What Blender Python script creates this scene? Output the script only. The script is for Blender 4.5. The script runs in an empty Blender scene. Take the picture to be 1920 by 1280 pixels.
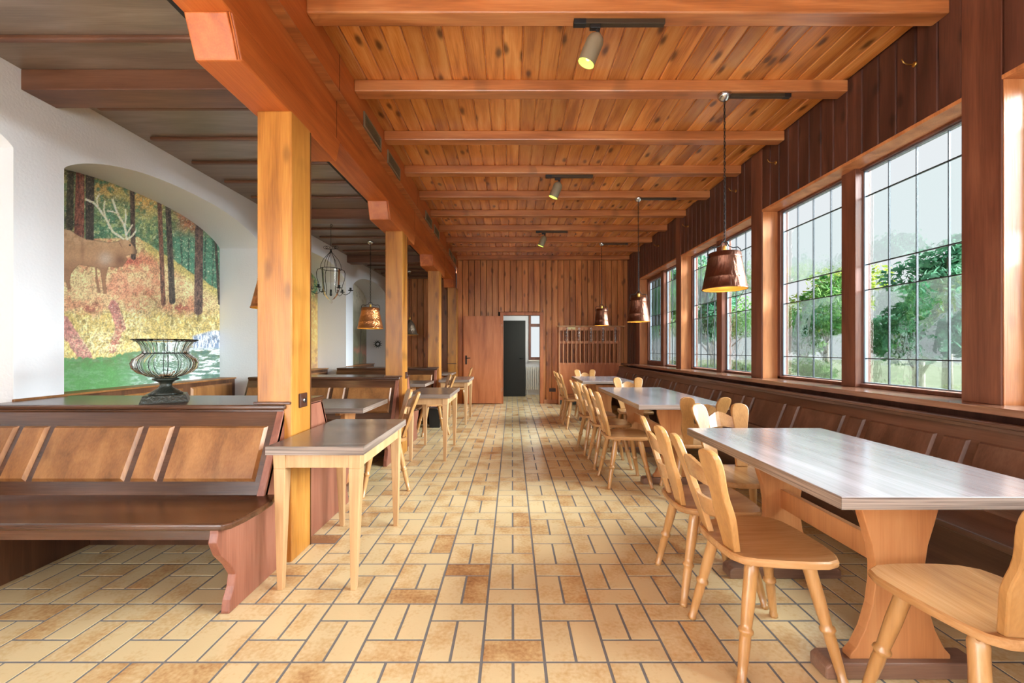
import bpy, bmesh, math, random
import numpy as np
from mathutils import Vector, Matrix

PI = math.pi
rng = random.Random(7)
scn = bpy.context.scene
C = scn.collection

# ------------------------------------------------------------------ camera, world, light, exposure
cam_d = bpy.data.cameras.new('camera')
cam = bpy.data.objects.new('camera', cam_d)
C.objects.link(cam)
cam.location = (0, 0, 1.23)
cam.rotation_euler = (PI / 2, 0, 0)
cam_d.sensor_width = 36
cam_d.lens = 36 * 778 / 1920
cam_d.shift_y = 15.5 / 1920
cam_d.clip_start = 0.02
scn.camera = cam

scn.view_settings.view_transform = 'Standard'
scn.view_settings.look = 'None'
scn.view_settings.gamma = 1
scn.view_settings.use_curve_mapping = False
scn.view_settings.exposure = 0.25
scn.cycles.max_bounces = 8
scn.cycles.transparent_max_bounces = 16
scn.cycles.diffuse_bounces = 5
scn.cycles.sample_clamp_indirect = 6
scn.cycles.caustics_reflective = False
scn.cycles.caustics_refractive = False

world = bpy.data.worlds.new('overcast_sky')
scn.world = world
world.use_nodes = True
bg = world.node_tree.nodes['Background']
bg.inputs['Color'].default_value = (0.99, 0.985, 1.0, 1)
bg.inputs['Strength'].default_value = 1.7

sun_d = bpy.data.lights.new('hazy_sun', 'SUN')
sun_d.energy = 90.0
sun_d.angle = math.radians(50)
sun_d.color = (0.92, 0.965, 1.0)
sun = bpy.data.objects.new('hazy_sun', sun_d)
C.objects.link(sun)
sun.rotation_euler = Vector((-1.0, 0.22, -0.42)).to_track_quat('-Z', 'Y').to_euler()

def area(name, loc, dirv, sx, sy, energy, color=(1, 1, 1)):
    d = bpy.data.lights.new(name, 'AREA')
    d.shape = 'RECTANGLE'
    d.size, d.size_y = sx, sy
    d.energy = energy
    d.color = color
    o = bpy.data.objects.new(name, d)
    C.objects.link(o)
    o.location = loc
    o.rotation_euler = Vector(dirv).to_track_quat('-Z', 'Y').to_euler()
    return o

# added fill lights behind the camera, brightening the room from out of view
area('rear_fill_light', (0.2, -2.3, 1.7), (0, 1, 0.05), 5.0, 2.2, 95, (0.97, 0.99, 1))
area('rear_fill_light', (-2.9, -1.3, 1.7), (1, 0.5, 0), 1.8, 1.8, 40, (0.95, 0.98, 1))

# ------------------------------------------------------------------ helpers
def lin(c):
    c = c / 255.0
    return c / 12.92 if c <= 0.04045 else ((c + 0.055) / 1.055) ** 2.4

def col(r, g, b):
    return (lin(r), lin(g), lin(b), 1)

class MB:
    def __init__(s):
        s.v = []; s.f = []; s.sm = []
    def add(s, verts, faces, smooth=False):
        n = len(s.v)
        s.v += [tuple(v) for v in verts]
        s.f += [tuple(i + n for i in f) for f in faces]
        s.sm += [smooth] * len(faces)
        return s
    def box(s, x0, x1, y0, y1, z0, z1):
        v = [(x0, y0, z0), (x1, y0, z0), (x1, y1, z0), (x0, y1, z0), (x0, y0, z1), (x1, y0, z1), (x1, y1, z1), (x0, y1, z1)]
        return s.add(v, [(0, 3, 2, 1), (4, 5, 6, 7), (0, 1, 5, 4), (1, 2, 6, 5), (2, 3, 7, 6), (3, 0, 4, 7)])
    def hexa(s, b, t):
        v = list(b) + list(t)
        return s.add(v, [(0, 3, 2, 1), (4, 5, 6, 7), (0, 1, 5, 4), (1, 2, 6, 5), (2, 3, 7, 6), (3, 0, 4, 7)])
    def prism(s, pts, d):
        """extrude a closed 3D polygon by the vector d"""
        n = len(pts)
        d = Vector(d)
        a = [Vector(p) for p in pts]
        b = [p + d for p in a]
        f = [tuple(range(n - 1, -1, -1)), tuple(range(n, 2 * n))]
        f += [(i, (i + 1) % n, n + (i + 1) % n, n + i) for i in range(n)]
        return s.add(a + b, f)
    def frustum(s, a, b):
        """a, b: 4 points each (base and raised face)"""
        return s.hexa(a, b)
    def tube(s, pts, r, n=8, closed=False, cap=True):
        pts = [Vector(p) for p in pts]
        m = len(pts)
        rr = r if isinstance(r, (list, tuple)) else [r] * m
        vs = []; prev = None
        for i, p in enumerate(pts):
            if closed:
                t = pts[(i + 1) % m] - pts[i - 1]
            else:
                t = pts[min(i + 1, m - 1)] - pts[max(i - 1, 0)]
            t.normalize()
            if prev is None:
                u = t.orthogonal().normalized()
            else:
                u = (prev - t * prev.dot(t))
                u = u.normalized() if u.length > 1e-6 else t.orthogonal().normalized()
            prev = u
            w = t.cross(u)
            for k in range(n):
                a = 2 * PI * k / n
                vs.append(p + (u * math.cos(a) + w * math.sin(a)) * rr[i])
        fs = []
        for i in range(m if closed else m - 1):
            j = (i + 1) % m
            for k in range(n):
                l = (k + 1) % n
                fs.append((i * n + k, i * n + l, j * n + l, j * n + k))
        if not closed and cap:
            fs.append(tuple(range(n - 1, -1, -1)))
            fs.append(tuple((m - 1) * n + k for k in range(n)))
        return s.add(vs, fs, True)
    def lathe(s, prof, n=24, o=(0, 0, 0), axis=None, cap=True, radf=None):
        """prof: list of (r, z); axis: optional unit vector"""
        vs = []
        R = Vector((0, 0, 1)).rotation_difference(Vector(axis)).to_matrix() if axis is not None else Matrix.Identity(3)
        for (r, z) in prof:
            for k in range(n):
                a = 2 * PI * k / n
                q = r * (radf(a, z) if radf else 1)
                vs.append(Vector(o) + R @ Vector((q * math.cos(a), q * math.sin(a), z)))
        fs = []
        for i in range(len(prof) - 1):
            for k in range(n):
                l = (k + 1) % n
                fs.append((i * n + k, i * n + l, (i + 1) * n + l, (i + 1) * n + k))
        if cap:
            if prof[0][0] > 1e-5: fs.append(tuple(range(n - 1, -1, -1)))
            if prof[-1][0] > 1e-5: fs.append(tuple((len(prof) - 1) * n + k for k in range(n)))
        return s.add(vs, fs, True)
    def mesh(s, name):
        me = bpy.data.meshes.new(name)
        me.from_pydata([tuple(v) for v in s.v], [], s.f)
        me.polygons.foreach_set('use_smooth', s.sm)
        me.update()
        return me
    def build(s, name, mat, parent=None, bev=0, loc=None, seg=2, smooth=False):
        me = s.mesh(name)
        if smooth:
            me.polygons.foreach_set('use_smooth', [True] * len(me.polygons))
        me.materials.append(mat)
        return link(name, me, parent, bev, loc, seg)

def link(name, me, parent=None, bev=0, loc=None, seg=2, rot=None):
    o = bpy.data.objects.new(name, me)
    C.objects.link(o)
    if parent: o.parent = parent
    if loc is not None: o.location = loc
    if rot is not None: o.rotation_euler = rot
    if bev:
        m = o.modifiers.new('bevel', 'BEVEL')
        m.width = bev; m.segments = seg; m.limit_method = 'ANGLE'; m.angle_limit = math.radians(35)
        m.harden_normals = False
    return o

def thing(name, label, cat, loc=(0, 0, 0), rz=0, group=None):
    o = bpy.data.objects.new(name, None)
    o.empty_display_size = 0.1
    C.objects.link(o)
    o.location = loc
    o.rotation_euler = (0, 0, rz)
    return tag(o, label, cat, group)

def tag(o, label, cat, group=None):
    o['label'] = label; o['category'] = cat
    if group: o['group'] = group
    return o

def struct(o, label=None, cat=None):
    o['kind'] = 'structure'
    if label: o['label'] = label
    if cat: o['category'] = cat
    return o

def dup(root, loc, rz, label, group=None):
    r = root.copy(); C.objects.link(r)
    r.location = loc; r.rotation_euler = (0, 0, rz)
    r['label'] = label
    if group: r['group'] = group
    for ch in list(root.children):
        c = ch.copy(); C.objects.link(c); c.parent = r
        for g in list(ch.children):
            d = g.copy(); C.objects.link(d); d.parent = c
    return r

# ------------------------------------------------------------------ materials
def newmat(name):
    m = bpy.data.materials.new(name)
    m.use_nodes = True
    nt = m.node_tree
    return m, nt, nt.nodes, nt.links, nt.nodes['Principled BSDF']

def plain(name, c, rough=0.5, metal=0.0, spec=0.5, emit=None, es=0, bump=None):
    m, nt, N, L, b = newmat(name)
    b.inputs['Base Color'].default_value = c
    b.inputs['Roughness'].default_value = rough
    b.inputs['Metallic'].default_value = metal
    b.inputs['Specular IOR Level'].default_value = spec
    if emit:
        b.inputs['Emission Color'].default_value = emit
        b.inputs['Emission Strength'].default_value = es
    if bump:
        n = N.new('ShaderNodeTexNoise'); n.inputs['Scale'].default_value = bump[0]
        t = N.new('ShaderNodeTexCoord'); L.new(t.outputs['Object'], n.inputs['Vector'])
        bp = N.new('ShaderNodeBump'); bp.inputs['Strength'].default_value = bump[1]; bp.inputs['Distance'].default_value = 0.01
        L.new(n.outputs['Fac'], bp.inputs['Height']); L.new(bp.outputs['Normal'], b.inputs['Normal'])
    return m

def wood(name, dark, mid, light, axis='Z', rough=0.38, knots=0.0, var=0.25, grain=1.0, spec=0.5, sc=1.0, coat=0.0):
    m, nt, N, L, b = newmat(name)
    tc = N.new('ShaderNodeTexCoord'); oi = N.new('ShaderNodeObjectInfo')
    mul = N.new('ShaderNodeVectorMath'); mul.operation = 'SCALE'
    cmb = N.new('ShaderNodeCombineXYZ')
    for k, f in enumerate((37.0, 23.0, 51.0)):
        q = N.new('ShaderNodeMath'); q.operation = 'MULTIPLY'; q.inputs[1].default_value = f
        L.new(oi.outputs['Random'], q.inputs[0]); L.new(q.outputs[0], cmb.inputs[k])
    add = N.new('ShaderNodeVectorMath'); add.operation = 'ADD'
    L.new(tc.outputs['Object'], add.inputs[0]); L.new(cmb.outputs[0], add.inputs[1])
    def mapped(along, across):
        mp = N.new('ShaderNodeMapping')
        s = [across * sc] * 3
        s['XYZ'.index(axis)] = along * sc
        mp.inputs['Scale'].default_value = s
        L.new(add.outputs[0], mp.inputs['Vector'])
        return mp
    n1 = N.new('ShaderNodeTexNoise'); n1.inputs['Scale'].default_value = 1; n1.inputs['Detail'].default_value = 5; n1.inputs['Distortion'].default_value = 0.6
    L.new(mapped(1.1, 9).outputs[0], n1.inputs['Vector'])
    n2 = N.new('ShaderNodeTexNoise'); n2.inputs['Scale'].default_value = 1; n2.inputs['Detail'].default_value = 3
    L.new(mapped(5, 130).outputs[0], n2.inputs['Vector'])
    rp = N.new('ShaderNodeValToRGB')
    rp.color_ramp.elements[0].position = 0.28; rp.color_ramp.elements[0].color = dark
    rp.color_ramp.elements[1].position = 0.75; rp.color_ramp.elements[1].color = light
    e = rp.color_ramp.elements.new(0.5); e.color = mid
    mix = N.new('ShaderNodeMath'); mix.operation = 'MULTIPLY_ADD'; mix.inputs[1].default_value = 0.35 * grain
    sub = N.new('ShaderNodeMath'); sub.operation = 'SUBTRACT'; sub.inputs[1].default_value = 0.5
    L.new(n2.outputs['Fac'], sub.inputs[0]); L.new(sub.outputs[0], mix.inputs[0]); L.new(n1.outputs['Fac'], mix.inputs[2])
    L.new(mix.outputs[0], rp.inputs['Fac'])
    out = rp.outputs['Color']
    if knots:
        vo = N.new('ShaderNodeTexVoronoi'); vo.voronoi_dimensions = '2D'; vo.inputs['Scale'].default_value = 1
        nz = N.new('ShaderNodeTexNoise'); nz.inputs['Scale'].default_value = 6
        L.new(add.outputs[0], nz.inputs['Vector'])
        mpk = mapped(2.6, 6.5)
        va = N.new('ShaderNodeVectorMath'); va.operation = 'MULTIPLY_ADD'; va.inputs[1].default_value = (0.22,) * 3
        L.new(nz.outputs['Color'], va.inputs[0]); L.new(mpk.outputs[0], va.inputs[2])
        sx = N.new('ShaderNodeSeparateXYZ'); L.new(va.outputs[0], sx.inputs[0])
        cx_ = N.new('ShaderNodeCombineXYZ')
        other = 'Y' if axis == 'X' else 'X'
        L.new(sx.outputs[axis], cx_.inputs[0]); L.new(sx.outputs[other], cx_.inputs[1])
        L.new(cx_.outputs[0], vo.inputs['Vector'])
        mr = N.new('ShaderNodeMapRange'); mr.inputs['From Min'].default_value = 0.05; mr.inputs['From Max'].default_value = 0.22
        mr.inputs['To Min'].default_value = knots; mr.inputs['To Max'].default_value = 0
        mr.interpolation_type = 'SMOOTHSTEP'
        L.new(vo.outputs['Distance'], mr.inputs['Value'])
        # keep only some of the cells
        sp = N.new('ShaderNodeSeparateColor'); L.new(vo.outputs['Color'], sp.inputs[0])
        gt = N.new('ShaderNodeMath'); gt.operation = 'GREATER_THAN'; gt.inputs[1].default_value = 0.55
        L.new(sp.outputs[0], gt.inputs[0])
        mm = N.new('ShaderNodeMath'); mm.operation = 'MULTIPLY'
        L.new(mr.outputs[0], mm.inputs[0]); L.new(gt.outputs[0], mm.inputs[1])
        mx = N.new('ShaderNodeMix'); mx.data_type = 'RGBA'
        L.new(mm.outputs[0], mx.inputs['Factor']); L.new(out, mx.inputs[6])
        mx.inputs[7].default_value = tuple(x * 0.22 for x in dark[:3]) + (1,)
        out = mx.outputs[2]
    hs = N.new('ShaderNodeHueSaturation')
    mv = N.new('ShaderNodeMapRange'); mv.inputs['To Min'].default_value = 1 - var; mv.inputs['To Max'].default_value = 1 + var
    L.new(oi.outputs['Random'], mv.inputs['Value']); L.new(mv.outputs[0], hs.inputs['Value'])
    L.new(out, hs.inputs['Color']); L.new(hs.outputs['Color'], b.inputs['Base Color'])
    b.inputs['Roughness'].default_value = rough
    b.inputs['Specular IOR Level'].default_value = spec
    b.inputs['Coat Weight'].default_value = coat
    b.inputs['Coat Roughness'].default_value = 0.2
    bp = N.new('ShaderNodeBump'); bp.inputs['Strength'].default_value = 0.12; bp.inputs['Distance'].default_value = 0.004
    L.new(n2.outputs['Fac'], bp.inputs['Height']); L.new(bp.outputs['Normal'], b.inputs['Normal'])
    return m

M = {}
M['pine_ceiling'] = wood('pine_ceiling', col(164, 94, 38), col(208, 132, 62), col(232, 166, 94), 'Y', 0.26, 0.85, 0.24, spec=0.9)
M['pine_wall'] = wood('pine_wall', col(160, 92, 46), col(202, 128, 68), col(222, 154, 90), 'Z', 0.36, 0.65, 0.2)
M['pine_dark'] = wood('pine_dark', col(56, 30, 22), col(80, 45, 34), col(104, 62, 46), 'Z', 0.42, 0.7, 0.2)
M['joist'] = wood('joist', col(148, 86, 44), col(182, 112, 62), col(210, 146, 92), 'X', 0.28, 0.35, 0.06, spec=0.9)
M['girder'] = wood('girder', col(160, 80, 32), col(188, 100, 44), col(206, 122, 62), 'Y', 0.42, 0, 0.05)
M['column'] = wood('column', col(132, 78, 28), col(174, 112, 44), col(198, 140, 64), 'Z', 0.34, 0.45, 0.06)
M['mahogany_z'] = wood('mahogany_z', col(84, 46, 34), col(110, 64, 46), col(136, 84, 60), 'Z', 0.36, 0, 0.08)
M['jamb'] = wood('jamb', col(160, 96, 54), col(194, 124, 74), col(214, 150, 98), 'Z', 0.36, 0.2, 0.06)
M['sill'] = wood('sill', col(110, 72, 54), col(138, 94, 72), col(160, 116, 92), 'Y', 0.2, 0, 0.05, spec=1.0)
M['bench'] = wood('bench', col(54, 32, 20), col(78, 47, 29), col(100, 64, 42), 'X', 0.24, 0, 0.06, spec=0.7)
M['bench_y'] = wood('bench_y', col(74, 48, 36), col(96, 66, 50), col(116, 84, 66), 'Y', 0.28, 0, 0.06, spec=0.8)
M['bench_z'] = wood('bench_z', col(66, 40, 26), col(90, 56, 36), col(112, 74, 50), 'Z', 0.30, 0, 0.1, spec=0.6)
M['raised'] = wood('raised', col(112, 70, 34), col(144, 94, 50), col(170, 118, 68), 'Z', 0.42, 0.3, 0.08, spec=0.5)
M['raised_dark'] = wood('raised_dark', col(84, 56, 42), col(106, 73, 56), col(126, 92, 72), 'Z', 0.42, 0, 0.08, spec=0.4)
M['bench_end'] = wood('bench_end', col(120, 70, 54), col(146, 90, 70), col(166, 110, 88), 'Z', 0.38, 0, 0.06)
M['left_ceiling'] = wood('left_ceiling', col(100, 84, 72), col(122, 104, 90), col(142, 124, 110), 'X', 0.30, 0, 0.05, spec=0.8)
M['cross_beam'] = wood('cross_beam', col(84, 52, 36), col(106, 68, 48), col(126, 86, 64), 'X', 0.36, 0, 0.05)
M['chair'] = wood('chair', col(150, 104, 62), col(176, 128, 80), col(196, 150, 102), 'Y', 0.26, 0, 0.06, spec=0.8)
M['chair_z'] = wood('chair_z', col(160, 112, 62), col(186, 136, 80), col(204, 156, 102), 'Z', 0.28, 0, 0.06, spec=0.8)
M['beech'] = wood('beech', col(176, 134, 90), col(198, 156, 110), col(214, 176, 132), 'Z', 0.4, 0, 0.05)
M['trestle'] = wood('trestle', col(178, 114, 68), col(198, 134, 84), col(210, 150, 98), 'Z', 0.36, 0, 0.05)
M['foot_wood'] = wood('foot_wood', col(96, 68, 54), col(122, 90, 72), col(142, 108, 88), 'X', 0.4, 0, 0.05)
M['laminate'] = wood('laminate', col(146, 140, 142), col(168, 163, 166), col(188, 184, 188), 'Y', 0.16, 0, 0.04, grain=1.2, spec=1.0, coat=0.6)
M['laminate_dark'] = wood('laminate_dark', col(96, 84, 76), col(118, 104, 94), col(138, 124, 112), 'X', 0.24, 0, 0.04, grain=1.6, spec=0.8, coat=0.3)
M['laminate'].node_tree.nodes['Principled BSDF'].inputs['Coat IOR'].default_value = 2.1
M['edge'] = wood('laminate_edge', col(88, 72, 64), col(138, 120, 108), col(170, 150, 138), 'X', 0.4, 0, 0.04, grain=2.2)
M['door'] = wood('door', col(160, 88, 50), col(190, 112, 66), col(206, 130, 82), 'Z', 0.4, 0, 0.05)
M['rack'] = wood('rack', col(176, 116, 76), col(200, 138, 96), col(216, 158, 112), 'Z', 0.4, 0, 0.1)
for nn in M['edge'].node_tree.nodes:
    if nn.type == 'MAPPING':
        nn.inputs['Scale'].default_value = (2, 2, 150 if nn.inputs['Scale'].default_value[1] < 50 else 400)
M['white'] = plain('white_plaster', col(238, 240, 243), 0.8, bump=(60, 0.15))
M['metal_dark'] = plain('dark_iron', col(40, 42, 42), 0.45, 0.7)
M['chrome'] = plain('chrome', col(200, 200, 200), 0.2, 1.0)
M['brass'] = plain('brass', col(190, 150, 80), 0.3, 1.0)
M['black'] = plain('black_plastic', col(26, 27, 28), 0.4)
M['socket_brown'] = plain('brown_plastic', col(70, 40, 28), 0.35)
M['track'] = plain('bronze_track', col(74, 60, 44), 0.45, 0.4)
M['spot_body'] = plain('spot_body', col(150, 140, 116), 0.4, 0.3)
M['spot_glow'] = plain('spot_glow', col(200, 220, 100), 0.5, emit=(0.72, 0.95, 0.16, 1), es=1.0)
M['bulb'] = plain('bulb', col(255, 230, 170), 0.3, emit=(1, 0.75, 0.35, 1), es=2.0)
M['gold_in'] = plain('brass_lining', col(226, 176, 80), 0.45, 0.5)
M['dark_void'] = plain('dark_paint', col(28, 24, 22), 0.7)
M['radiator'] = plain('radiator_paint', col(226, 224, 214), 0.5)
M['plinth_green'] = plain('grey_plinth', col(84, 98, 94), 0.6)
M['lead'] = plain('lead_came', col(44, 48, 52), 0.5, 0.3)
M['alu'] = plain('grey_seal', col(150, 164, 176), 0.4, 0.2)
M['door_dark'] = plain('dark_green_door', col(16, 20, 12), 0.5)
M['label_yellow'] = plain('cream_card', col(226, 214, 160), 0.6)
M['vase_base'] = plain('green_black_base', col(44, 48, 42), 0.3, 0.2, bump=(90, 0.5))
M['curtain'] = plain('pale_yellow_curtain', col(230, 235, 170), 0.9)

def hammered(name, c, vert=False):
    m, nt, N, L, b = newmat(name)
    b.inputs['Base Color'].default_value = c
    b.inputs['Metallic'].default_value = 0.85
    b.inputs['Roughness'].default_value = 0.34
    t = N.new('ShaderNodeTexCoord')
    mp = N.new('ShaderNodeMapping'); mp.inputs['Scale'].default_value = (55, 55, 18) if vert else (45, 45, 45)
    L.new(t.outputs['Object'], mp.inputs['Vector'])
    v = N.new('ShaderNodeTexNoise') if vert else N.new('ShaderNodeTexVoronoi')
    v.inputs['Scale'].default_value = 1
    L.new(mp.outputs[0], v.inputs['Vector'])
    bp = N.new('ShaderNodeBump'); bp.inputs['Strength'].default_value = 0.7; bp.inputs['Distance'].default_value = 0.008
    L.new(v.outputs[0], bp.inputs['Height']); L.new(bp.outputs['Normal'], b.inputs['Normal'])
    return m
M['copper'] = hammered('hammered_copper', col(104, 66, 50), True)
M['copper_smooth'] = plain('copper', col(156, 98, 68), 0.36, 0.8)
M['copper_left'] = hammered('bright_hammered_copper', col(206, 134, 82))
M['bell_metal'] = hammered('bell_metal', col(150, 132, 112))

def pane_mat(name, tint, ripple, refl=.06):
    m = bpy.data.materials.new(name); m.use_nodes = True
    nt = m.node_tree; N = nt.nodes; L = nt.links
    for n in list(N): N.remove(n)
    out = N.new('ShaderNodeOutputMaterial')
    tr = N.new('ShaderNodeBsdfTransparent'); tr.inputs['Color'].default_value = tint
    gl = N.new('ShaderNodeBsdfGlossy'); gl.inputs['Roughness'].default_value = 0.08
    base = tr.outputs[0]
    tc = N.new('ShaderNodeTexCoord'); nz = N.new('ShaderNodeTexNoise'); nz.inputs['Scale'].default_value = 9; nz.inputs['Detail'].default_value = 2
    L.new(tc.outputs['Object'], nz.inputs['Vector'])
    bp = N.new('ShaderNodeBump'); bp.inputs['Strength'].default_value = 0.5; bp.inputs['Distance'].default_value = 0.02
    L.new(nz.outputs['Fac'], bp.inputs['Height'])
    if ripple:
        rf = N.new('ShaderNodeBsdfRefraction'); rf.inputs['IOR'].default_value = 1.12; rf.inputs['Roughness'].default_value = 0.02
        rf.inputs['Color'].default_value = tint
        L.new(bp.outputs['Normal'], rf.inputs['Normal'])
        mx = N.new('ShaderNodeMixShader'); mx.inputs[0].default_value = ripple
        L.new(tr.outputs[0], mx.inputs[1]); L.new(rf.outputs[0], mx.inputs[2])
        base = mx.outputs[0]
    fr = N.new('ShaderNodeLayerWeight'); fr.inputs['Blend'].default_value = refl
    m2 = N.new('ShaderNodeMixShader')
    L.new(fr.outputs['Fresnel'], m2.inputs[0]); L.new(base, m2.inputs[1]); L.new(gl.outputs[0], m2.inputs[2])
    L.new(m2.outputs[0], out.inputs['Surface'])
    return m
M['pane'] = pane_mat('window_glass', (0.64, 0.66, 0.665, 1), 0)
M['pane_ripple'] = pane_mat('rippled_glass', (0.62, 0.66, 0.66, 1), 0.35)

def glass_mat(name, c, rough=0.02):
    m, nt, N, L, b = newmat(name)
    b.inputs['Base Color'].default_value = c
    b.inputs['Roughness'].default_value = rough
    b.inputs['Transmission Weight'].default_value = 1.0
    b.inputs['IOR'].default_value = 1.35
    return m
M['urn_clear'] = glass_mat('urn_clear_glass', (1, 1, .985, 1), 0.0)
M['urn_clear'].node_tree.nodes['Principled BSDF'].inputs['IOR'].default_value = 1.14
M['glass'] = glass_mat('clear_glass', (0.93, 0.95, 0.9, 1))
M['thin_glass'] = pane_mat('thin_clear_glass', (0.96, 0.96, 0.94, 1), 0, .18)
M['urn_glass'] = pane_mat('urn_glass', (0.95, 0.955, 0.94, 1), 0, .30)

def tile_mat():
    m, nt, N, L, b = newmat('glazed_floor_tile')
    at = N.new('ShaderNodeAttribute'); at.attribute_name = 'tint'
    oi = N.new('ShaderNodeObjectInfo')
    ge = N.new('ShaderNodeNewGeometry')
    n1 = N.new('ShaderNodeTexNoise'); n1.inputs['Scale'].default_value = 5.5; n1.inputs['Detail'].default_value = 3
    n2 = N.new('ShaderNodeTexNoise'); n2.inputs['Scale'].default_value = 60; n2.inputs['Detail'].default_value = 3
    L.new(ge.outputs['Position'], n1.inputs['Vector']); L.new(ge.outputs['Position'], n2.inputs['Vector'])
    a = N.new('ShaderNodeMath'); a.operation = 'MULTIPLY_ADD'; a.inputs[1].default_value = 0.9
    L.new(n1.outputs['Fac'], a.inputs[0])
    s = N.new('ShaderNodeMath'); s.operation = 'MULTIPLY_ADD'; s.inputs[1].default_value = 0.55; s.inputs[2].default_value = -0.42
    L.new(at.outputs['Fac'], s.inputs[0])
    L.new(s.outputs[0], a.inputs[2])
    a2 = N.new('ShaderNodeMath'); a2.operation = 'MULTIPLY_ADD'; a2.inputs[1].default_value = 0.5
    L.new(n2.outputs['Fac'], a2.inputs[0]); L.new(a.outputs[0], a2.inputs[2])
    r = N.new('ShaderNodeValToRGB')
    r.color_ramp.elements[0].position = 0.30; r.color_ramp.elements[0].color = col(228, 205, 158)
    r.color_ramp.elements[1].position = 0.88; r.color_ramp.elements[1].color = col(156, 112, 76)
    e = r.color_ramp.elements.new(0.52); e.color = col(212, 176, 124)
    e = r.color_ramp.elements.new(0.70); e.color = col(186, 142, 94)
    L.new(a2.outputs[0], r.inputs['Fac'])
    L.new(r.outputs[0], b.inputs['Base Color'])
    b.inputs['Roughness'].default_value = 0.22; b.inputs['Specular IOR Level'].default_value = 0.8
    bp = N.new('ShaderNodeBump'); bp.inputs['Strength'].default_value = 0.1; bp.inputs['Distance'].default_value = 0.004
    L.new(n2.outputs['Fac'], bp.inputs['Height']); L.new(bp.outputs['Normal'], b.inputs['Normal'])
    return m
M['tile'] = tile_mat()
M['grout'] = plain('grey_grout', col(118, 116, 116), 0.8, bump=(200, 0.2))

def attr_mat(name, rough=0.6):
    m, nt, N, L, b = newmat(name)
    at = N.new('ShaderNodeAttribute'); at.attribute_name = 'paint'
    L.new(at.outputs['Color'], b.inputs['Base Color'])
    b.inputs['Roughness'].default_value = rough
    return m
M['mural'] = attr_mat('printed_mural')

def leafy(name, c0, c1, sc=3.0, trans=.5):
    m, nt, N, L, b = newmat(name)
    ge = N.new('ShaderNodeNewGeometry')
    n = N.new('ShaderNodeTexNoise'); n.inputs['Scale'].default_value = sc
    L.new(ge.outputs['Position'], n.inputs['Vector'])
    mx = N.new('ShaderNodeValToRGB')
    mx.color_ramp.elements[0].position = 0.35; mx.color_ramp.elements[0].color = c0
    mx.color_ramp.elements[1].position = 0.65; mx.color_ramp.elements[1].color = c1
    L.new(n.outputs['Fac'], mx.inputs['Fac']); L.new(mx.outputs[0], b.inputs['Base Color'])
    b.inputs['Roughness'].default_value = 0.8; b.inputs['Specular IOR Level'].default_value = 0.1
    tl = N.new('ShaderNodeBsdfTranslucent'); ms = N.new('ShaderNodeMixShader'); ms.inputs[0].default_value = trans
    L.new(mx.outputs[0], tl.inputs['Color']); L.new(b.outputs[0], ms.inputs[1]); L.new(tl.outputs[0], ms.inputs[2]); L.new(ms.outputs[0], N['Material Output'].inputs['Surface'])
    return m
M['leaf_a'] = leafy('leaf_mid_green', col(62, 112, 50), col(122, 158, 84))
M['leaf_b'] = leafy('leaf_blue_green', col(54, 108, 78), col(104, 150, 116))
M['leaf_c'] = leafy('leaf_yellow_green', col(100, 130, 40), col(160, 168, 70))
M['lawn'] = leafy('lawn', col(74, 80, 54), col(98, 98, 78), 1.2, 0.0)
M['path'] = plain('pale_gravel', col(150, 146, 140), 0.9, bump=(40, 0.4))
M['bark'] = wood('bark', col(70, 58, 46), col(96, 82, 66), col(120, 104, 88), 'Z', 0.8)

# ------------------------------------------------------------------ key dimensions
ZC, ZJ, ZL = 3.35, 3.26, 2.99          # pine ceiling, joist underside, left ceiling
XR, XS, XG = 2.64, 2.50, 2.84          # right wall, sill front, glass plane
XL, XM = -3.08, -3.61                  # left wall, niche back
YB, YB2, YF = 9.5, 10.3, -2.5          # back wall, left back wall, wall behind camera
XCOL = -1.275
COLY = [2.40, 4.83, 7.27]
ZSILL, ZHEAD = 0.93, 2.71
OPEN = [(8.59, 6.67), (6.49, 4.575), (4.38, 2.435), (2.235, 0.29)]  # far jamb, near jamb of windows 1..4

# ------------------------------------------------------------------ floor with tiles
floor = struct(MB().box(-3.75, 2.95, YF, 12.2, -0.06, -0.0018).build('floor', M['grout']), 'floor of cream and tan clinker tiles in a basket pattern')
L_ = 0.25
def tile_mesh(w, d, tint, name):
    g = 0.005; b = 0.001; h = 0.0
    mb = MB()
    x, y = w / 2 - g, d / 2 - g
    mb.add([(-x, -y, -.006), (x, -y, -.006), (x, y, -.006), (-x, y, -.006),
            (-x + b, -y + b, h), (x - b, -y + b, h), (x - b, y - b, h), (-x + b, y - b, h)],
           [(4, 5, 6, 7), (0, 1, 5, 4), (1, 2, 6, 5), (2, 3, 7, 6), (3, 0, 4, 7)])
    me = mb.mesh(name)
    at = me.attributes.new('tint', 'FLOAT', 'FACE')
    at.data.foreach_set('value', [tint] * len(me.polygons))
    me.materials.append(M['tile'])
    return me
tints = [0.0, .08, .15, .22, .3, .38, .46, .55, .65, .8, 1.0]
tH = [tile_mesh(.25, .125, t, 'tile') for t in tints]
tV = [tile_mesh(.125, .25, t, 'tile') for t in tints]
tiles = []
k0 = int((-3.6 - 0.129) / L_) - 1
trng = random.Random(3)
def pick(): return min(10, int(abs(trng.gauss(0, 3.2))))
for k in range(k0, 11):
    x0 = 0.129 + L_ * k
    if x0 < -3.7 or x0 > 2.75: continue
    off = 2.385 if k % 2 == 1 else 2.26
    n0 = int((YF - off) / .375)
    for n in range(n0, 28):
        y0 = off + .375 * n
        if y0 > (11.4 if -0.9 < x0 < 1.3 else 10.3): continue
        tiles.append(('H', x0 + .125, y0 + .0625, pick()))
        tiles.append(('V', x0 + .0625, y0 + .25, pick()))
        tiles.append(('V', x0 + .1875, y0 + .25, pick()))
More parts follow.
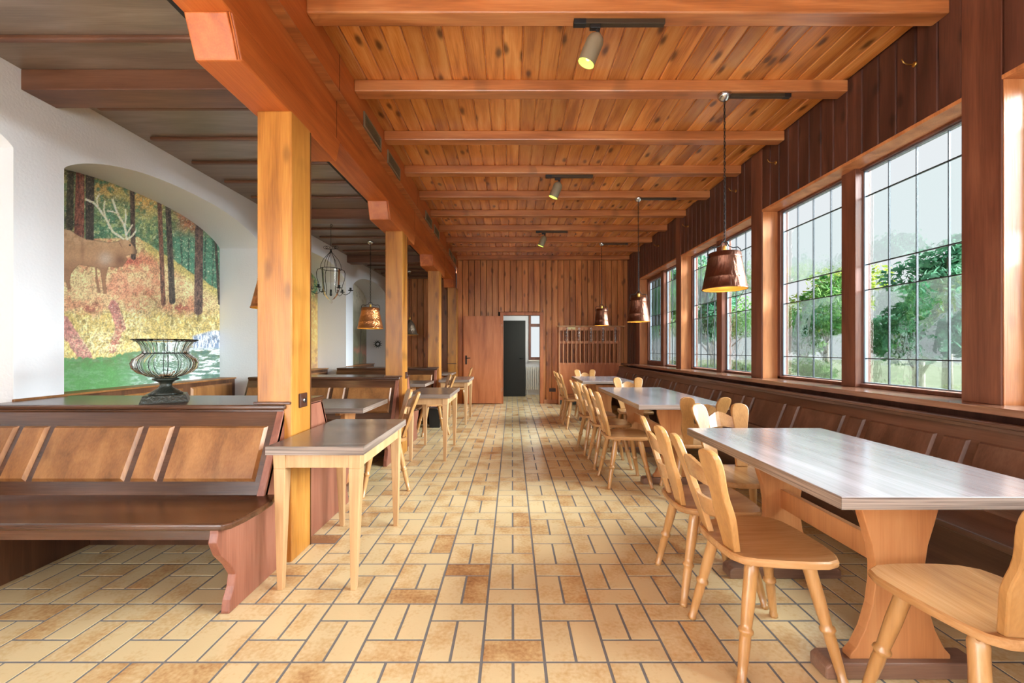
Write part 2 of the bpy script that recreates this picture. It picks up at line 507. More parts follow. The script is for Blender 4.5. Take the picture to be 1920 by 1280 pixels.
def vis(t):
    _, x, y, _ = t
    if y < 1.45 or abs(x) / y > 1.26: return 0
    if x < -1.35 and (y > 2.6): return 0
    if x > 1.95 or (x > 1.0 and y > 4.5): return 0.0001
    return 1 / (y ** 3)
order = sorted(range(len(tiles)), key=lambda i: -vis(tiles[i]))
first = set(order[:298])
sv, sf, st = [], [], []
for i, (kind, x, y, t) in enumerate(tiles):
    me = (tH if kind == 'H' else tV)[t]
    if i in first:
        o = link('tile', me, floor, loc=(x, y, 0))
    else:
        n = len(sv)
        sv += [(v.co.x + x, v.co.y + y, v.co.z) for v in me.vertices]
        for p in me.polygons:
            sf.append(tuple(n + q for q in p.vertices)); st.append(tints[t])
me = bpy.data.meshes.new('far_tiles'); me.from_pydata(sv, [], sf)
at = me.attributes.new('tint', 'FLOAT', 'FACE'); at.data.foreach_set('value', st)
me.materials.append(M['tile'])
link('far_tiles', me, floor)['kind'] = 'stuff'

# ------------------------------------------------------------------ pine ceiling: backing, boards, joists
ceiling = struct(MB().box(-1.55, 2.95, YF, YB + .1, ZC + .02, ZC + .1).build('ceiling', M['dark_void']), 'knotty honey pine plank ceiling over the long room')
nb = 29
bw = .135
bl = YB - YF
def board_mesh(name, w, length, th, axis, mat):
    """grooved board, centred, visible face towards -Z local for ceilings (axis Y) """
    b = .006; x = w / 2 - .0035
    mb = MB()
    prof = [(-x, th), (-x, .006), (-x + b, 0), (x - b, 0), (x, .006), (x, th)]
    mb.prism([(p[0], -length / 2, p[1]) for p in prof], (0, length, 0))
    me = mb.mesh(name); me.materials.append(mat)
    return me
cb = board_mesh('board', bw, bl, .02, 'Y', M['pine_ceiling'])
for i in range(nb):
    x = XR - bw * (i + .5)
    if x < -1.25: break
    link('board', cb, ceiling, loc=(x, (YF + YB) / 2, ZC))
# thin cover strips over the board joints
jm = MB()
for i in range(1, nb):
    x = XR - bw * i
    if x < -1.2: break
    jm.box(x - .0035, x + .0035, YF, YB, ZC + .008, ZC + .018)
jm.build('groove_strip', M['joist'], ceiling)['kind'] = 'stuff'
jmesh = MB().box(-1.24, XR, 0, .11, ZJ, ZC + .002).mesh('joist')
jmesh.materials.append(M['joist'])
for k in range(-6, 10):
    y = 2.50 + .757 * k
    link('joist', jmesh, ceiling, bev=.008, loc=(0, y, 0))

# ------------------------------------------------------------------ girder and corbels
girder = struct(MB().box(-1.52, -1.295, YF, YB2, 2.79, 3.07).build('trim_1', M['girder'], bev=.006), 'long red-brown timber girder carried by the columns')
MB().box(-1.54, -1.24, YF, YB2, 3.075, ZC + .02).build('fascia_board', M['girder'], girder, bev=.004)
MB().box(-1.40, -1.232, YF, YB, 3.066, 3.078).build('moulding', M['joist'], girder)
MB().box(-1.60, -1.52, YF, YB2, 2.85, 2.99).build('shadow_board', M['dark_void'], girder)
for y in COLY + [9.62]:
    pts = [(-1.515, y - .49, 2.79), (-1.515, y - .42, 2.61), (-1.515, y + .65, 2.61), (-1.515, y + .72, 2.79)]
    MB().prism(pts, (.225, 0, 0)).build('corbel', M['girder'], girder, bev=.008)
    # fluted edge lines
    for dx in (.008, .02):
        MB().tube([(-1.29 - dx, y - .493, 2.785), (-1.29 - dx, y - .424, 2.612)], .0035, 6).build('bead', M['girder'], girder)
for yj in (2.98, 5.42, 7.85):
    MB().box(-1.2385, -1.2375, yj - .002, yj + .002, 3.08, ZC).build('joint', M['dark_void'], girder)
    MB().box(-1.2935, -1.2925, yj + .08, yj + .084, 2.795, 3.065).build('joint', M['dark_void'], girder)
def vent(y0, y1):
    t = thing('air_vent', '', 'vent', (-1.24, (y0 + y1) / 2, 3.155))
    w = (y1 - y0) / 2
    MB().box(-.006, .002, -w, w, -.065, .065).build('backing', M['dark_void'], t)
    f = MB(); f.box(0, .012, -w, w, .048, .065).box(0, .012, -w, w, -.065, -.048).box(0, .012, -w, -w + .02, -.048, .048).box(0, .012, w - .02, w, -.048, .048)
    f.build('frame', M['spot_body'], t)
    n = 6
    s = MB().hexa([(0, -w + .02, -.006), (.01, -w + .02, -.009), (.01, w - .02, -.009), (0, w - .02, -.006)], [(0, -w + .02, -.001), (.01, -w + .02, -.004), (.01, w - .02, -.004), (0, w - .02, -.001)]).mesh('slat')
    s.materials.append(M['spot_body'])
    for i in range(n):
        link('slat', s, t, loc=(0, 0, -.04 + .016 * i + .004))
    return t
vl = ['nearest brass air vent grille in the girder over the first column bay', 'second air vent grille in the girder counting from the camera',
      'third air vent grille, beyond the second column corbel', 'fourth air vent grille in the girder, just past the third',
      'fifth air vent grille, small and near the far end of the girder', 'farthest air vent grille in the girder beside the back wall']
for (a, b_), lb in zip([(3.46, 3.91), (4.12, 4.57), (5.93, 6.38), (6.58, 7.03), (8.15, 8.55), (8.75, 9.15)], vl):
    vent(a, b_)['label'] = lb

# ------------------------------------------------------------------ columns
clabels = ['nearest honey wood column with the socket, carrying the big girder', 'second honey wood column along the aisle, behind the first booth',
           'third honey wood column along the aisle from the camera', 'last honey wood half column against the far wall']
for y, lb in zip(COLY + [9.24], clabels):
    xr = XCOL if y < 9 else -1.235
    t = thing('wooden_column', lb, 'column', (xr - .10, y + .115, 0), group='timber columns between aisle and booths')
    MB().box(-.10, .10, -.115, .115, 0, 2.612).build('shaft', M['column'], t, bev=.007)
    mb = MB().box(-.115, .1, -.13, -.113, .915, .93)
    mb.build('base_moulding', M['bench_z'], t, bev=.004)
    if y < 9:
        MB().box(.098, .104, .105, .112, 0, 2.6).build('corner_bead', M['bench_z'], t)

# ------------------------------------------------------------------ back wall of the long room
DX0, DX1, DZ = -.20, .64, 2.02      # door opening
wb = MB()
wb.box(-1.27, DX0, YB + .02, YB + .14, 0, ZC + .1).box(DX1, XR + .3, YB + .02, YB + .14, 0, ZC + .1).box(DX0, DX1, YB + .02, YB + .14, DZ, ZC + .1)
wall_back = struct(wb.build('wall_back', M['dark_void']), 'back wall of vertical knotty pine boards')
def vboard(w, h, th, name='board', mat=None, n=(0, -1)):
    """vertical board, base at z 0, front face at local y 0 facing -Y"""
    b = .006; x = w / 2 - .003
    prof = [(-x, th), (-x, .009), (-x + b, 0), (x - b, 0), (x, .009), (x, th)]
    me = MB().prism([(p[0], p[1], 0) for p in prof], (0, 0, h)).mesh(name)
    me.materials.append(mat)
    return me
full = vboard(.1365, ZC, .02, mat=M['pine_wall'])
upper = vboard(.1365, ZC - DZ - .08, .02, mat=M['pine_wall'])
for i in range(29):
    x = -1.27 + .1365 * (i + .5)
    if x > XR: break
    if DX0 - .06 < x < DX1 + .06:
        link('board', upper, wall_back, loc=(x, YB, DZ + .08))
    else:
        link('board', full, wall_back, loc=(x, YB, 0))
MB().box(DX1 + .09, 1.03, YB - .012, YB, 0, .09).build('baseboard_back', M['rack'], wall_back, bev=.003)

# door frame (structure) and the open leaf
d1 = struct(MB().box(DX0 - .07, DX0, YB - .02, YB + .16, 0, DZ + .07).box(DX1, DX1 + .07, YB - .02, YB + .16, 0, DZ + .07).box(DX0, DX1, YB - .02, YB + .16, DZ, DZ + .07).build('door_1', M['door'], bev=.004), 'wood framed doorway in the pine back wall, its plain leaf standing open')
leaf = MB().box(-1.09, -.235, YB - .105, YB - .065, .012, 1.995).build('door_leaf', M['door'], d1, bev=.003)
h = MB().box(-1.055, -1.02, YB - .112, YB - .104, .90, 1.10)
h.tube([(-1.037, YB - .105, 1.04), (-1.037, YB - .15, 1.04), (-.94, YB - .155, 1.045)], .009, 8)
h.tube([(-1.037, YB - .113, .945), (-1.037, YB - .105, .945)], .014, 10)
h.build('door_handle', M['metal_dark'], leaf)
hm = MB()
for z in (.28, 1.75): hm.tube([(-.235, YB - .095, z), (-.235, YB - .095, z + .09)], .009, 8)
hm.build('hinge', M['chrome'], leaf)

# vestibule behind the doorway
vest = MB()
vest.box(-.95, -.85, YB + .14, 11.6, 0, 2.7).box(1.3, 1.4, YB + .14, 11.6, 0, 2.7).box(-.95, 1.4, YB + .14, 11.6, 2.6, 2.7)
vest.box(-.95, .48, 11.4, 11.5, 0, 2.6).box(.48, .80, 11.4, 11.5, 0, .98).box(.80, 1.4, 11.4, 11.5, 0, 2.6).box(.48, .80, 11.4, 11.5, 2.35, 2.6)
wv = struct(vest.build('wall_vestibule', M['white']), 'pale walls of the small room behind the doorway')
MB().box(-.33, .355, 10.95, 11.0, .0, 2.0).build('door_3_leaf', M['door_dark'])
o = bpy.data.objects['door_3_leaf']; o.name = 'door_2'; struct(o, 'dark green door seen inside the far doorway')
hmb = MB().tube([(.28, 10.95, 1.0), (.28, 10.90, 1.0), (.20, 10.9, 1.0)], .01, 8); hmb.build('door_handle', M['metal_dark'], o)
wf = MB().box(.46, .52, 11.36, 11.42, .95, 2.36).box(.76, .82, 11.36, 11.42, .95, 2.36).box(.52, .76, 11.36, 11.42, .95, 1.03).box(.52, .76, 11.36, 11.42, 2.3, 2.36).box(.52, .76, 11.36, 11.42, 1.86, 1.94)
w5 = struct(wf.build('window_5', M['mahogany_z'], bev=.004), 'narrow brown framed window in the small room behind the doorway')
MB().box(.52, .76, 11.395, 11.4, 1.03, 1.86).build('pane', M['pane'], w5)
MB().box(.52, .76, 11.395, 11.4, 1.94, 2.3).build('pane', M['pane'], w5)
MB().box(.44, .84, 11.28, 11.40, .92, .95).build('window_sill', M['radiator'], w5)
MB().tube([(.79, 11.36, 1.35), (.79, 11.31, 1.35), (.79, 11.31, 1.47)], .008, 8).build('handle', M['chrome'], w5)
area('vestibule_fill_light', (.95, 10.3, 1.7), (-1, 0.1, -.2), .8, 1.2, 16, (1, 1, .9))  # added lamp, hidden beside the doorway, to brighten the vestibule
rd = thing('radiator', 'white ribbed radiator seen through the far doorway', 'radiator', (.65, 11.33, .14))
for i in range(9):
    MB().box(-.27 + .06 * i, -.27 + .06 * i + .045, -.03, .03, 0, .62).build('fin', M['radiator'], rd, bev=.006)
for z in (.03, .55): MB().box(-.27, .255, -.012, .012, z, z + .04).build('header_pipe', M['radiator'], rd)
for x in (-.25, .2): MB().box(x, x + .03, -.02, .02, -.14, .02).build('foot', M['radiator'], rd)

# left part of the back: connecting return wall and board wall
wr = struct(MB().box(-1.40, -1.28, YB + .02, YB2, 0, 2.99).build('wall_return', M['pine_dark']), 'dark return wall beside the last column')
wl = struct(MB().box(-3.75, -1.28, YB2 + .02, YB2 + .12, 0, 3.1).build('wall_booth_back', M['dark_void']), 'back wall of the booth area in knotty pine boards')
vb2 = vboard(.15, 2.99, .02, mat=M['pine_wall'])
for i in range(16):
    x = -1.30 - .15 * (i + .5)
    if x < -3.6: break
    link('board', vb2, wl, loc=(x, YB2, 0))

# rear wall behind camera
struct(MB().box(-3.75, 2.95, YF - .12, YF, 0, .75).box(-3.75, 2.95, YF - .12, YF, 2.85, 3.5).box(-3.75, -2.5, YF - .12, YF, .75, 2.85).box(2.3, 2.95, YF - .12, YF, .75, 2.85).build('wall_rear', M['white']), 'white wall behind the camera with a wide window opening')

# ------------------------------------------------------------------ right wall
w = MB()
w.box(XR + .02, XR + .26, YF, YB + .1, ZHEAD, ZC + .1)
w.box(XR + .02, XR + .26, YF, YB + .1, 0, .89)
ys = [YB + .1, 8.59, 6.67, 6.49, 4.575, 4.38, 2.435, 2.235, .29, YF]
for i in range(0, 10, 2):
    w.box(XR + .02, XR + .26, ys[i + 1], ys[i], .89, ZHEAD)
wall_right = struct(w.build('wall_right', M['pine_dark']), 'right wall of dark red-brown boards with four leaded windows')
pm = M['mahogany_z']
for (a, b_) in ((8.59, 8.79), (6.49, 6.67), (4.38, 4.575), (2.235, 2.435), (.09, .29)):
    MB().box(XR - .004, XR + .215, a, b_, ZSILL, ZC).build('pillar', pm, wall_right, bev=.004)
    # light jamb facing boards of the openings
    MB().box(XR + .006, XR + .20, b_ - .002, b_ + .004, ZSILL, ZHEAD).build('jamb_board', M['jamb'], wall_right)
    MB().box(XR + .006, XR + .20, a - .004, a + .002, ZSILL, ZHEAD).build('jamb_board', M['jamb'], wall_right)
MB().box(XR - .002, XR + .215, .29, 8.59, ZHEAD - .025, ZHEAD).build('lintel_board', M['jamb'], wall_right, bev=.003)
hb = ZC - ZHEAD
rb = vboard(.135, hb, .02, mat=M['pine_dark'])
rbf = vboard(.135, ZC - ZSILL, .02, mat=M['pine_dark'])
segs = [(.29, 2.235), (2.435, 4.38), (4.575, 6.49), (6.67, 8.59)]
for a, b_ in segs:
    n = 14; ww = (b_ - a) / n
    for i in range(n):
        o = link('board', rb, wall_right, loc=(XR, a + ww * (i + .5), ZHEAD), rot=(0, 0, -PI / 2))
        o.scale = (ww / .135, 1, 1)
for i in range(5):
    o = link('board', rbf, wall_right, loc=(XR, 8.79 + .142 * (i + .5), ZSILL), rot=(0, 0, -PI / 2)); o.scale = (.142 / .135, 1, 1)
for i in range(19):
    link('board', rbf, wall_right, loc=(XR, .09 - .135 * (i + .5), ZSILL), rot=(0, 0, -PI / 2))
MB().box(XS, XR + .26, YF, YB, .89, ZSILL).build('window_sill', M['sill'], wall_right, bev=.006)

# windows
rows = [.96, 1.16, 1.707, 1.91, 2.457, 2.665]
def window(idx, y_far, y_near, casement=False):
    mid0, mid1 = (y_far + y_near) / 2 - .07 + .0, (y_far + y_near) / 2 + .07
    f = MB()
    f.box(XG - .04, XG + .05, y_near, y_near + .045, ZSILL, ZHEAD - .02).box(XG - .04, XG + .05, y_far - .045, y_far, ZSILL, ZHEAD - .02)
    f.box(XG - .04, XG + .05, y_near, y_far, ZSILL, .955).box(XG - .04, XG + .05, y_near, y_far, 2.668, ZHEAD - .02)
    f.box(XG - .08, XG + .05, mid0, mid1, ZSILL, ZHEAD - .02)
    lbl = {1: 'farthest leaded window, nearest the back wall, with a side-hung casement', 2: 'second leaded window from the back wall, behind the nearest copper lamp shade',
           3: 'large leaded window in full view beside the front table', 4: 'leaded window cut off at the right edge, only its jamb seen'}[idx]
    win = struct(f.build('window_%d' % idx, M['mahogany_z'], bev=.004), lbl)
    for (a, b_) in ((y_near + .045, mid0), (mid1, y_far - .045)):
        r = list(rows)
        if casement and a > mid0:
            q = .055
            fr = MB().box(XG - .05, XG + .01, a, a + q, .955, 2.668).box(XG - .05, XG + .01, b_ - q, b_, .955, 2.668).box(XG - .05, XG + .01, a, b_, .955, 1.01).box(XG - .05, XG + .01, a, b_, 2.61, 2.668)
            fo = fr.build('casement_frame', M['mahogany_z'], win, bev=.004)
            MB().tube([(XG - .05, a + .025, 1.5), (XG - .09, a + .025, 1.5), (XG - .09, a + .025, 1.61)], .008, 8).build('window_handle', M['chrome'], fo)
            a += q; b_ -= q; r[0] = 1.01; r[-1] = 2.61
        # grey seal round the glass
        g = MB()
        g.box(XG - .012, XG + .012, a, a + .012, r[0], r[-1]).box(XG - .012, XG + .012, b_ - .012, b_, r[0], r[-1]).box(XG - .012, XG + .012, a, b_, r[0], r[0] + .012).box(XG - .012, XG + .012, a, b_, r[-1] - .012, r[-1])
        g.build('seal', M['alu'], win)
        ld = MB()
        cw = (b_ - a) / 4
        for c in range(1, 4): ld.box(XG - .007, XG + .007, a + c * cw - .003, a + c * cw + .003, r[0], r[-1])
        for z in r[1:-1]: ld.box(XG - .008, XG + .008, a, b_, z - .0035, z + .0035)
        ld.build('lead_came', M['lead'], win)
        for j in range(5):
            mt = M['pane_ripple'] if j in (0, 1, 3) else M['pane']
            pmn = MB().box(-.002, .002, -cw / 2, cw / 2, 0, r[j + 1] - r[j]).mesh('pane'); pmn.materials.append(mt)
            for c in range(4):
                link('pane', pmn, win, loc=(XG, a + cw * (c + .5), r[j]))
for i, (a, b_) in enumerate(OPEN): window(i + 1, a, b_, i == 0)

# brass curtain hooks on the right wall
hl = ['nearest brass curtain hook high on the right wall', 'second brass curtain hook along the right wall', 'third brass curtain hook along the right wall',
      'fourth brass curtain hook along the right wall', 'farthest brass curtain hook on the right wall']
for (y, z), lb in zip([(2.72, 3.10), (4.15, 3.10), (4.89, 3.10), (6.22, 3.08), (7.47, 3.10)], hl):
    t = thing('curtain_hook', lb, 'hook', (XR, y, z))
    MB().lathe([(.0, -.001), (.018, 0), (.016, .006), (.006, .01)], 12, axis=(-1, 0, 0)).build('plate', M['brass'], t)
    MB().tube([(-.008, 0, 0), (-.05, 0, 0), (-.075, 0, .012), (-.085, 0, .035)], .004, 6).build('arm', M['brass'], t)

# ------------------------------------------------------------------ left wall with arched niches
ARCH = [(.29, 2.563), (2.853, 5.12), (5.43, 7.70), (8.04, 10.28)]
def arch_z(y, a, b_):
    c = (a + b_) / 2; hw = (b_ - a) / 2
    return 2.475 + .26 * max(0., 1 - abs((y - c) / hw) ** 2.4) ** .75
lw = MB()
NA = 40
piers = [(YF, .29), (2.563, 2.853), (5.12, 5.43), (7.70, 8.04), (10.28, YB2 + .1)]
for a, b_ in piers:
    lw.box(XM - .05, XL, a, b_, 0, 3.1)
for a, b_ in ARCH:
    ysn = [(a + b_) / 2 - (b_ - a) / 2 * math.cos(PI * i / NA) for i in range(NA + 1)]
    for i in range(NA):
        y0, y1 = ysn[i], ysn[i + 1]; z0, z1 = arch_z(y0, a, b_), arch_z(y1, a, b_)
        lw.hexa([(XM - .05, y0, z0), (XL, y0, z0), (XL, y1, z1), (XM - .05, y1, z1)], [(XM - .05, y0, 3.1), (XL, y0, 3.1), (XL, y1, 3.1), (XM - .05, y1, 3.1)])
lw.box(XM - .15, XM - .02, YF, YB2 + .1, 0, 3.1)
wall_left = struct(lw.build('wall_left', M['white']), 'white plastered wall with deep arched niches holding murals')
# dado under the niches
for (a, b_) in ARCH:
    dd = MB().box(XM - .02, -3.42, a, b_, 0, .88).build('dado', M['bench_z'], wall_left)
    MB().box(XM, -3.40, a, b_, .875, .892).build('dado_cap', M['raised'], wall_left, bev=.003)
    n = 3; ww = (b_ - a) / n
    for i in range(n):
        y0 = a + ww * i + .05; y1 = a + ww * (i + 1) - .05
        MB().hexa([(-3.42, y0, .5), (-3.42, y1, .5), (-3.42, y1, .83), (-3.42, y0, .83)], [(-3.405, y0 + .02, .52), (-3.405, y1 - .02, .52), (-3.405, y1 - .02, .81), (-3.405, y0 + .02, .81)]).build('panel', M['raised'], dd)
for a, b_ in piers[1:4]:
    MB().box(XL, XL + .018, a - .01, b_ + .01, .905, .925).build('pier_moulding', M['raised'], wall_left, bev=.004)

# left ceiling
lc = struct(MB().box(-3.1, -1.5, YF, YB2 + .1, ZL, ZL + .08).build('ceiling_booths', M['left_ceiling']), 'low grey-brown timber ceiling over the booths with thin battens')
for y in (-2.4, .17, 2.60, 5.17, 7.74):
    MB().box(XL, -1.52, y, y + .205, 2.86, ZL).build('cross_beam', M['cross_beam'], lc, bev=.006)
    for k in range(5):
        yy = y + .40 + .44 * k
        if yy > YB2 - .1: continue
        MB().box(XL + .09, -1.53, yy - .018, yy + .018, ZL - .028, ZL).build('batten', M['cross_beam'], lc, bev=.008)

# ------------------------------------------------------------------ murals (flat prints pasted on the niche backs)
def vnoise(x, y, seed):
    xi = np.floor(x).astype(int); yi = np.floor(y).astype(int)
    xf = x - xi; yf = y - yi
    def hsh(a, b): 
        n = (a * 374761393 + b * 668265263 + seed * 1442695041) & 0x7fffffff
        n = ((n ^ (n >> 13)) * 1274126177) & 0x7fffffff
        return ((n ^ (n >> 16)) & 0xffff) / 65535.0
    u = xf * xf * (3 - 2 * xf); v = yf * yf * (3 - 2 * yf)
    return (hsh(xi, yi) * (1 - u) + hsh(xi + 1, yi) * u) * (1 - v) + (hsh(xi, yi + 1) * (1 - u) + hsh(xi + 1, yi + 1) * u) * v
def fbm(x, y, s, seed, o=4):
    r = 0; a = .5; t = 0
    for k in range(o):
        r = r + a * vnoise(x * s, y * s, seed + k); t += a; s *= 2.1; a *= .6
    return r / t
def inpoly(x, y, P):
    r = np.zeros(x.shape, bool); n = len(P)
    for i in range(n):
        x1, y1 = P[i]; x2, y2 = P[(i + 1) % n]
        c = ((y1 > y) != (y2 > y)) & (x < (x2 - x1) * (y - y1) / ((y2 - y1) + 1e-9) + x1)
        r ^= c
    return r
def segd(x, y, a, b):
    dx, dy = b[0] - a[0], b[1] - a[1]
    t = np.clip(((x - a[0]) * dx + (y - a[1]) * dy) / (dx * dx + dy * dy + 1e-9), 0, 1)
    return np.hypot(x - a[0] - t * dx, y - a[1] - t * dy), t
def rgb(r, g, b): return np.array([lin(r), lin(g), lin(b)])
def mixc(img, m, c):
    m = np.clip(m, 0, 1)[..., None]
    return img * (1 - m) + c * m
def mural(a, b_, paint, label, nx, nz, z0=.892):
    ys = a + (b_ - a) * (np.arange(nx + 1) / nx)
    zt = np.array([arch_z(y, a, b_) for y in ys]) - .001
    ys[0] += .002; ys[-1] -= .002
    tz = np.arange(nz + 1) / nz
    Y = np.repeat(ys[:, None], nz + 1, 1); Z = z0 + (zt[:, None] - z0) * tz[None, :]
    img = paint(Y, Z)
    V = np.stack([np.full(Y.shape, XM + .004), Y, Z], -1).reshape(-1, 3)
    idx = np.arange((nx + 1) * (nz + 1)).reshape(nx + 1, nz + 1)
    F = np.stack([idx[:-1, :-1], idx[1:, :-1], idx[1:, 1:], idx[:-1, 1:]], -1).reshape(-1, 4)
    me = bpy.data.meshes.new('wall_mural')
    me.vertices.add(len(V)); me.vertices.foreach_set('co', V.ravel())
    me.loops.add(F.size); me.loops.foreach_set('vertex_index', F.ravel())
    me.polygons.add(len(F)); me.polygons.foreach_set('loop_start', np.arange(0, F.size, 4)); me.polygons.foreach_set('loop_total', np.full(len(F), 4))
    me.update(); me.validate()
    at = me.attributes.new('paint', 'FLOAT_COLOR', 'POINT')
    g_ = img.mean(-1, keepdims=True)
    img = np.clip((img * .82 + g_ * .18) * 1.12 + .02, 0, .85)
    c = np.concatenate([img, np.ones(img.shape[:2] + (1,))], -1).reshape(-1, 4)
    at.data.foreach_set('color', c.ravel().astype(np.float32))
    me.materials.append(M['mural'])
    o = link('wall_mural', me)
    tag(o, label, 'mural')
    return o

def paint_elk(Y, Z):
    # drawing coordinates of the print: z-crop units (320..1100 wide, 100..1210 tall)
    u = (960 - 2808.6 / Y) * 2.667; v = ((655.5 - (Z - 1.23) * 778 / Y) - 280) * 2.667
    n1 = fbm(u, v, 1 / 60., 1); n2 = fbm(u, v, 1 / 18., 7); n3 = fbm(u, v, 1 / 7., 11); n4 = fbm(u, v, 1 / 110., 21)
    img = np.zeros(Y.shape + (3,)) + rgb(96, 132, 84)
    img = mixc(img, np.clip((n1 - .42) * 6, 0, 1), rgb(74, 130, 92))
    img = mixc(img, np.clip((n2 - .5) * 6, 0, 1) * .7, rgb(178, 190, 110))
    left = np.clip((480 - u) / 120, 0, 1)
    img = mixc(img, left * .75 * np.clip((n2 - .35) * 4, 0, 1), rgb(150, 130, 60))
    img = mixc(img, left * np.clip((n1 - .5) * 8, 0, 1) * .8, rgb(50, 52, 30))
    gold = np.exp(-((u - 730) / 90) ** 2 - ((v - 240) / 80) ** 2) + .8 * np.exp(-((u - 520) / 90) ** 2 - ((v - 190) / 60) ** 2)
    img = mixc(img, gold * np.clip((n2 - .3) * 4, 0, 1), rgb(228, 170, 66))
    red = np.clip((u - 800) / 120, 0, 1) * np.clip((460 - v + (u - 900) * .6) / 120, 0, 1)
    img = mixc(img, red * np.clip((n1 - .3) * 4, 0, 1) * .9, rgb(186, 96, 52))
    img = mixc(img, red * np.clip((n3 - .5) * 5, 0, 1) * .8, rgb(110, 60, 40))
    tealr = np.clip((u - 830) / 60, 0, 1) * np.clip((v - 400) / 50, 0, 1)
    img = mixc(img, tealr * .85, rgb(70, 140, 110))
    img = mixc(img, tealr * np.clip((np.sin(u * .16 + n1 * 3) - .6) * 3, 0, 1) * .8, rgb(34, 74, 58))
    img = mixc(img, np.clip((n3 - .62) * 8, 0, 1) * .5, rgb(232, 232, 190))
    # hill
    hy = np.where(u < 680, 440 + (n1 - .5) * 20, 430 + (u - 680) * .66 + (n1 - .5) * 26)
    hill = np.clip((v - hy) / 6, 0, 1)
    hc = np.zeros(img.shape) + rgb(232, 196, 128)
    hc = mixc(hc, np.clip((n1 - .45) * 6, 0, 1) * .7, rgb(214, 122, 82))
    hc = mixc(hc, np.clip((n2 - .52) * 7, 0, 1) * .7, rgb(240, 214, 140))
    hc = mixc(hc, np.clip((.42 - n3) * 7, 0, 1) * .6, rgb(140, 92, 40))
    hc = mixc(hc, np.clip((u - 680) / 60, 0, 1) * np.clip((hy + 70 - v) / 40, 0, 1) * .7, rgb(186, 176, 70))
    hc = mixc(hc, np.exp(-((u - 640) / 120) ** 2 - ((v - 560) / 26) ** 2) * .9, rgb(204, 84, 56))
    hc = mixc(hc, np.exp(-((u - 640) / 200) ** 2 - ((v - 690) / 60) ** 2) * .6, rgb(226, 138, 100))
    mead = np.clip((v - 790 - (n1 - .5) * 60) / 40, 0, 1)
    mc = np.zeros(img.shape) + rgb(206, 176, 84)
    mc = mixc(mc, np.clip((fbm(u * 1.3, v * .75, 1 / 13., 31) - .48) * 4, 0, 1), rgb(236, 214, 140))
    mc = mixc(mc, np.clip((.42 - fbm(u * 1.4, v * .8, 1 / 18., 37)) * 6, 0, 1) * .7, rgb(120, 104, 40))
    hc = hc * (1 - mead[..., None]) + mc * mead[..., None]
    hc = mixc(hc, np.exp(-((u - 900) / 80) ** 2 - ((v - 790) / 35) ** 2) * np.clip((n2 - .35) * 5, 0, 1), rgb(176, 78, 54))
    hc = mixc(hc, np.exp(-((u - 450) / 90) ** 2 - ((v - 790) / 45) ** 2) * np.clip((n2 - .38) * 5, 0, 1), rgb(168, 84, 60))
    img = img * (1 - hill[..., None]) + hc * hill[..., None]
    # trunks
    for (x0, y0, x1, y1, w0, w1, c, c2) in [(400, 60, 393, 436, 22, 27, (156, 82, 58), (96, 46, 34)), (448, 60, 446, 448, 24, 22, (70, 62, 50), (40, 36, 30)),
            (352, 60, 345, 390, 18, 20, (74, 66, 42), (40, 40, 26)), (656, 60, 665, 540, 13, 14, (92, 70, 54), (50, 40, 34)),
            (788, 60, 815, 772, 12, 13, (142, 88, 62), (84, 52, 40)), (828, 60, 860, 758, 14, 17, (84, 72, 60), (40, 36, 34)),
            (998, 60, 990, 806, 20, 23, (118, 84, 70), (66, 48, 44)), (1050, 60, 1096, 770, 6, 9, (70, 58, 44), (40, 34, 28))]:
        d, t = segd(u, v, (x0, y0), (x1, y1))
        w_ = (w0 + (w1 - w0) * t)
        inside = np.clip((w_ - d) / 3, 0, 1)
        bc = fbm(u * 2.2, v * .6, 1 / 12., 51)
        img = mixc(img, inside, rgb(*c)); img = mixc(img, inside * np.clip((bc - .45) * 5, 0, 1), rgb(*c2))
        img = mixc(img, inside * np.clip((n3 - .6) * 5, 0, 1) * .35, rgb(196, 160, 130))
    # fallen logs
    for (a1, b1, w_, c) in [((300, 850), (425, 1035), 36, (196, 122, 108)), ((565, 780), (600, 890), 27, (190, 112, 96)), ((598, 890), (560, 1000), 20, (196, 112, 84))]:
        d, t = segd(u, v, a1, b1)
        ins = np.clip((w_ + (n2 - .5) * 16 - d) / 4, 0, 1)
        img = mixc(img, ins, rgb(*c)); img = mixc(img, ins * np.clip((n2 - .5) * 4, 0, 1) * .8, rgb(140, 78, 68)); img = mixc(img, ins * np.clip((.42 - n3) * 4, 0, 1) * .7, rgb(236, 196, 176))
    fern = np.exp(-((u - 520) / 130) ** 2 - ((v - 970) / 60) ** 2) + np.exp(-((u - 670) / 70) ** 2 - ((v - 850) / 60) ** 2) * .8
    img = mixc(img, fern * np.clip((fbm(u + v * .6, v - u * .3, 1 / 9., 83) - .45) * 6, 0, 1), rgb(244, 226, 168))
    img = mixc(img, fern * np.clip((.4 - n3) * 7, 0, 1), rgb(150, 90, 50))
    # water
    wy = np.interp(u, [0, 330, 450, 560, 640, 960, 1000, 1200], [1045, 1040, 1040, 1035, 1010, 985, 975, 960]) + (n2 - .5) * 26
    wat = np.clip((v - wy) / 5, 0, 1)
    wc = np.zeros(img.shape) + rgb(74, 140, 62)
    wc = mixc(wc, np.clip((u - 560) / 260, 0, 1), rgb(98, 132, 112))
    wc = mixc(wc, np.clip((1110 - v) / 60, 0, 1) * np.clip((n2 - .3) * 3, 0, 1) * .7, rgb(96, 112, 62))
    st_ = fbm(u * .45, v * 1.8, 1 / 16., 61)
    wc = mixc(wc, np.clip((u - 620) / 240, 0.06, 1) * np.clip((st_ - .5) * 7, 0, 1), rgb(226, 234, 236))
    wc = mixc(wc, np.clip((u - 820) / 100, 0, 1) * np.clip((.42 - st_) * 7, 0, 1), rgb(70, 110, 96))
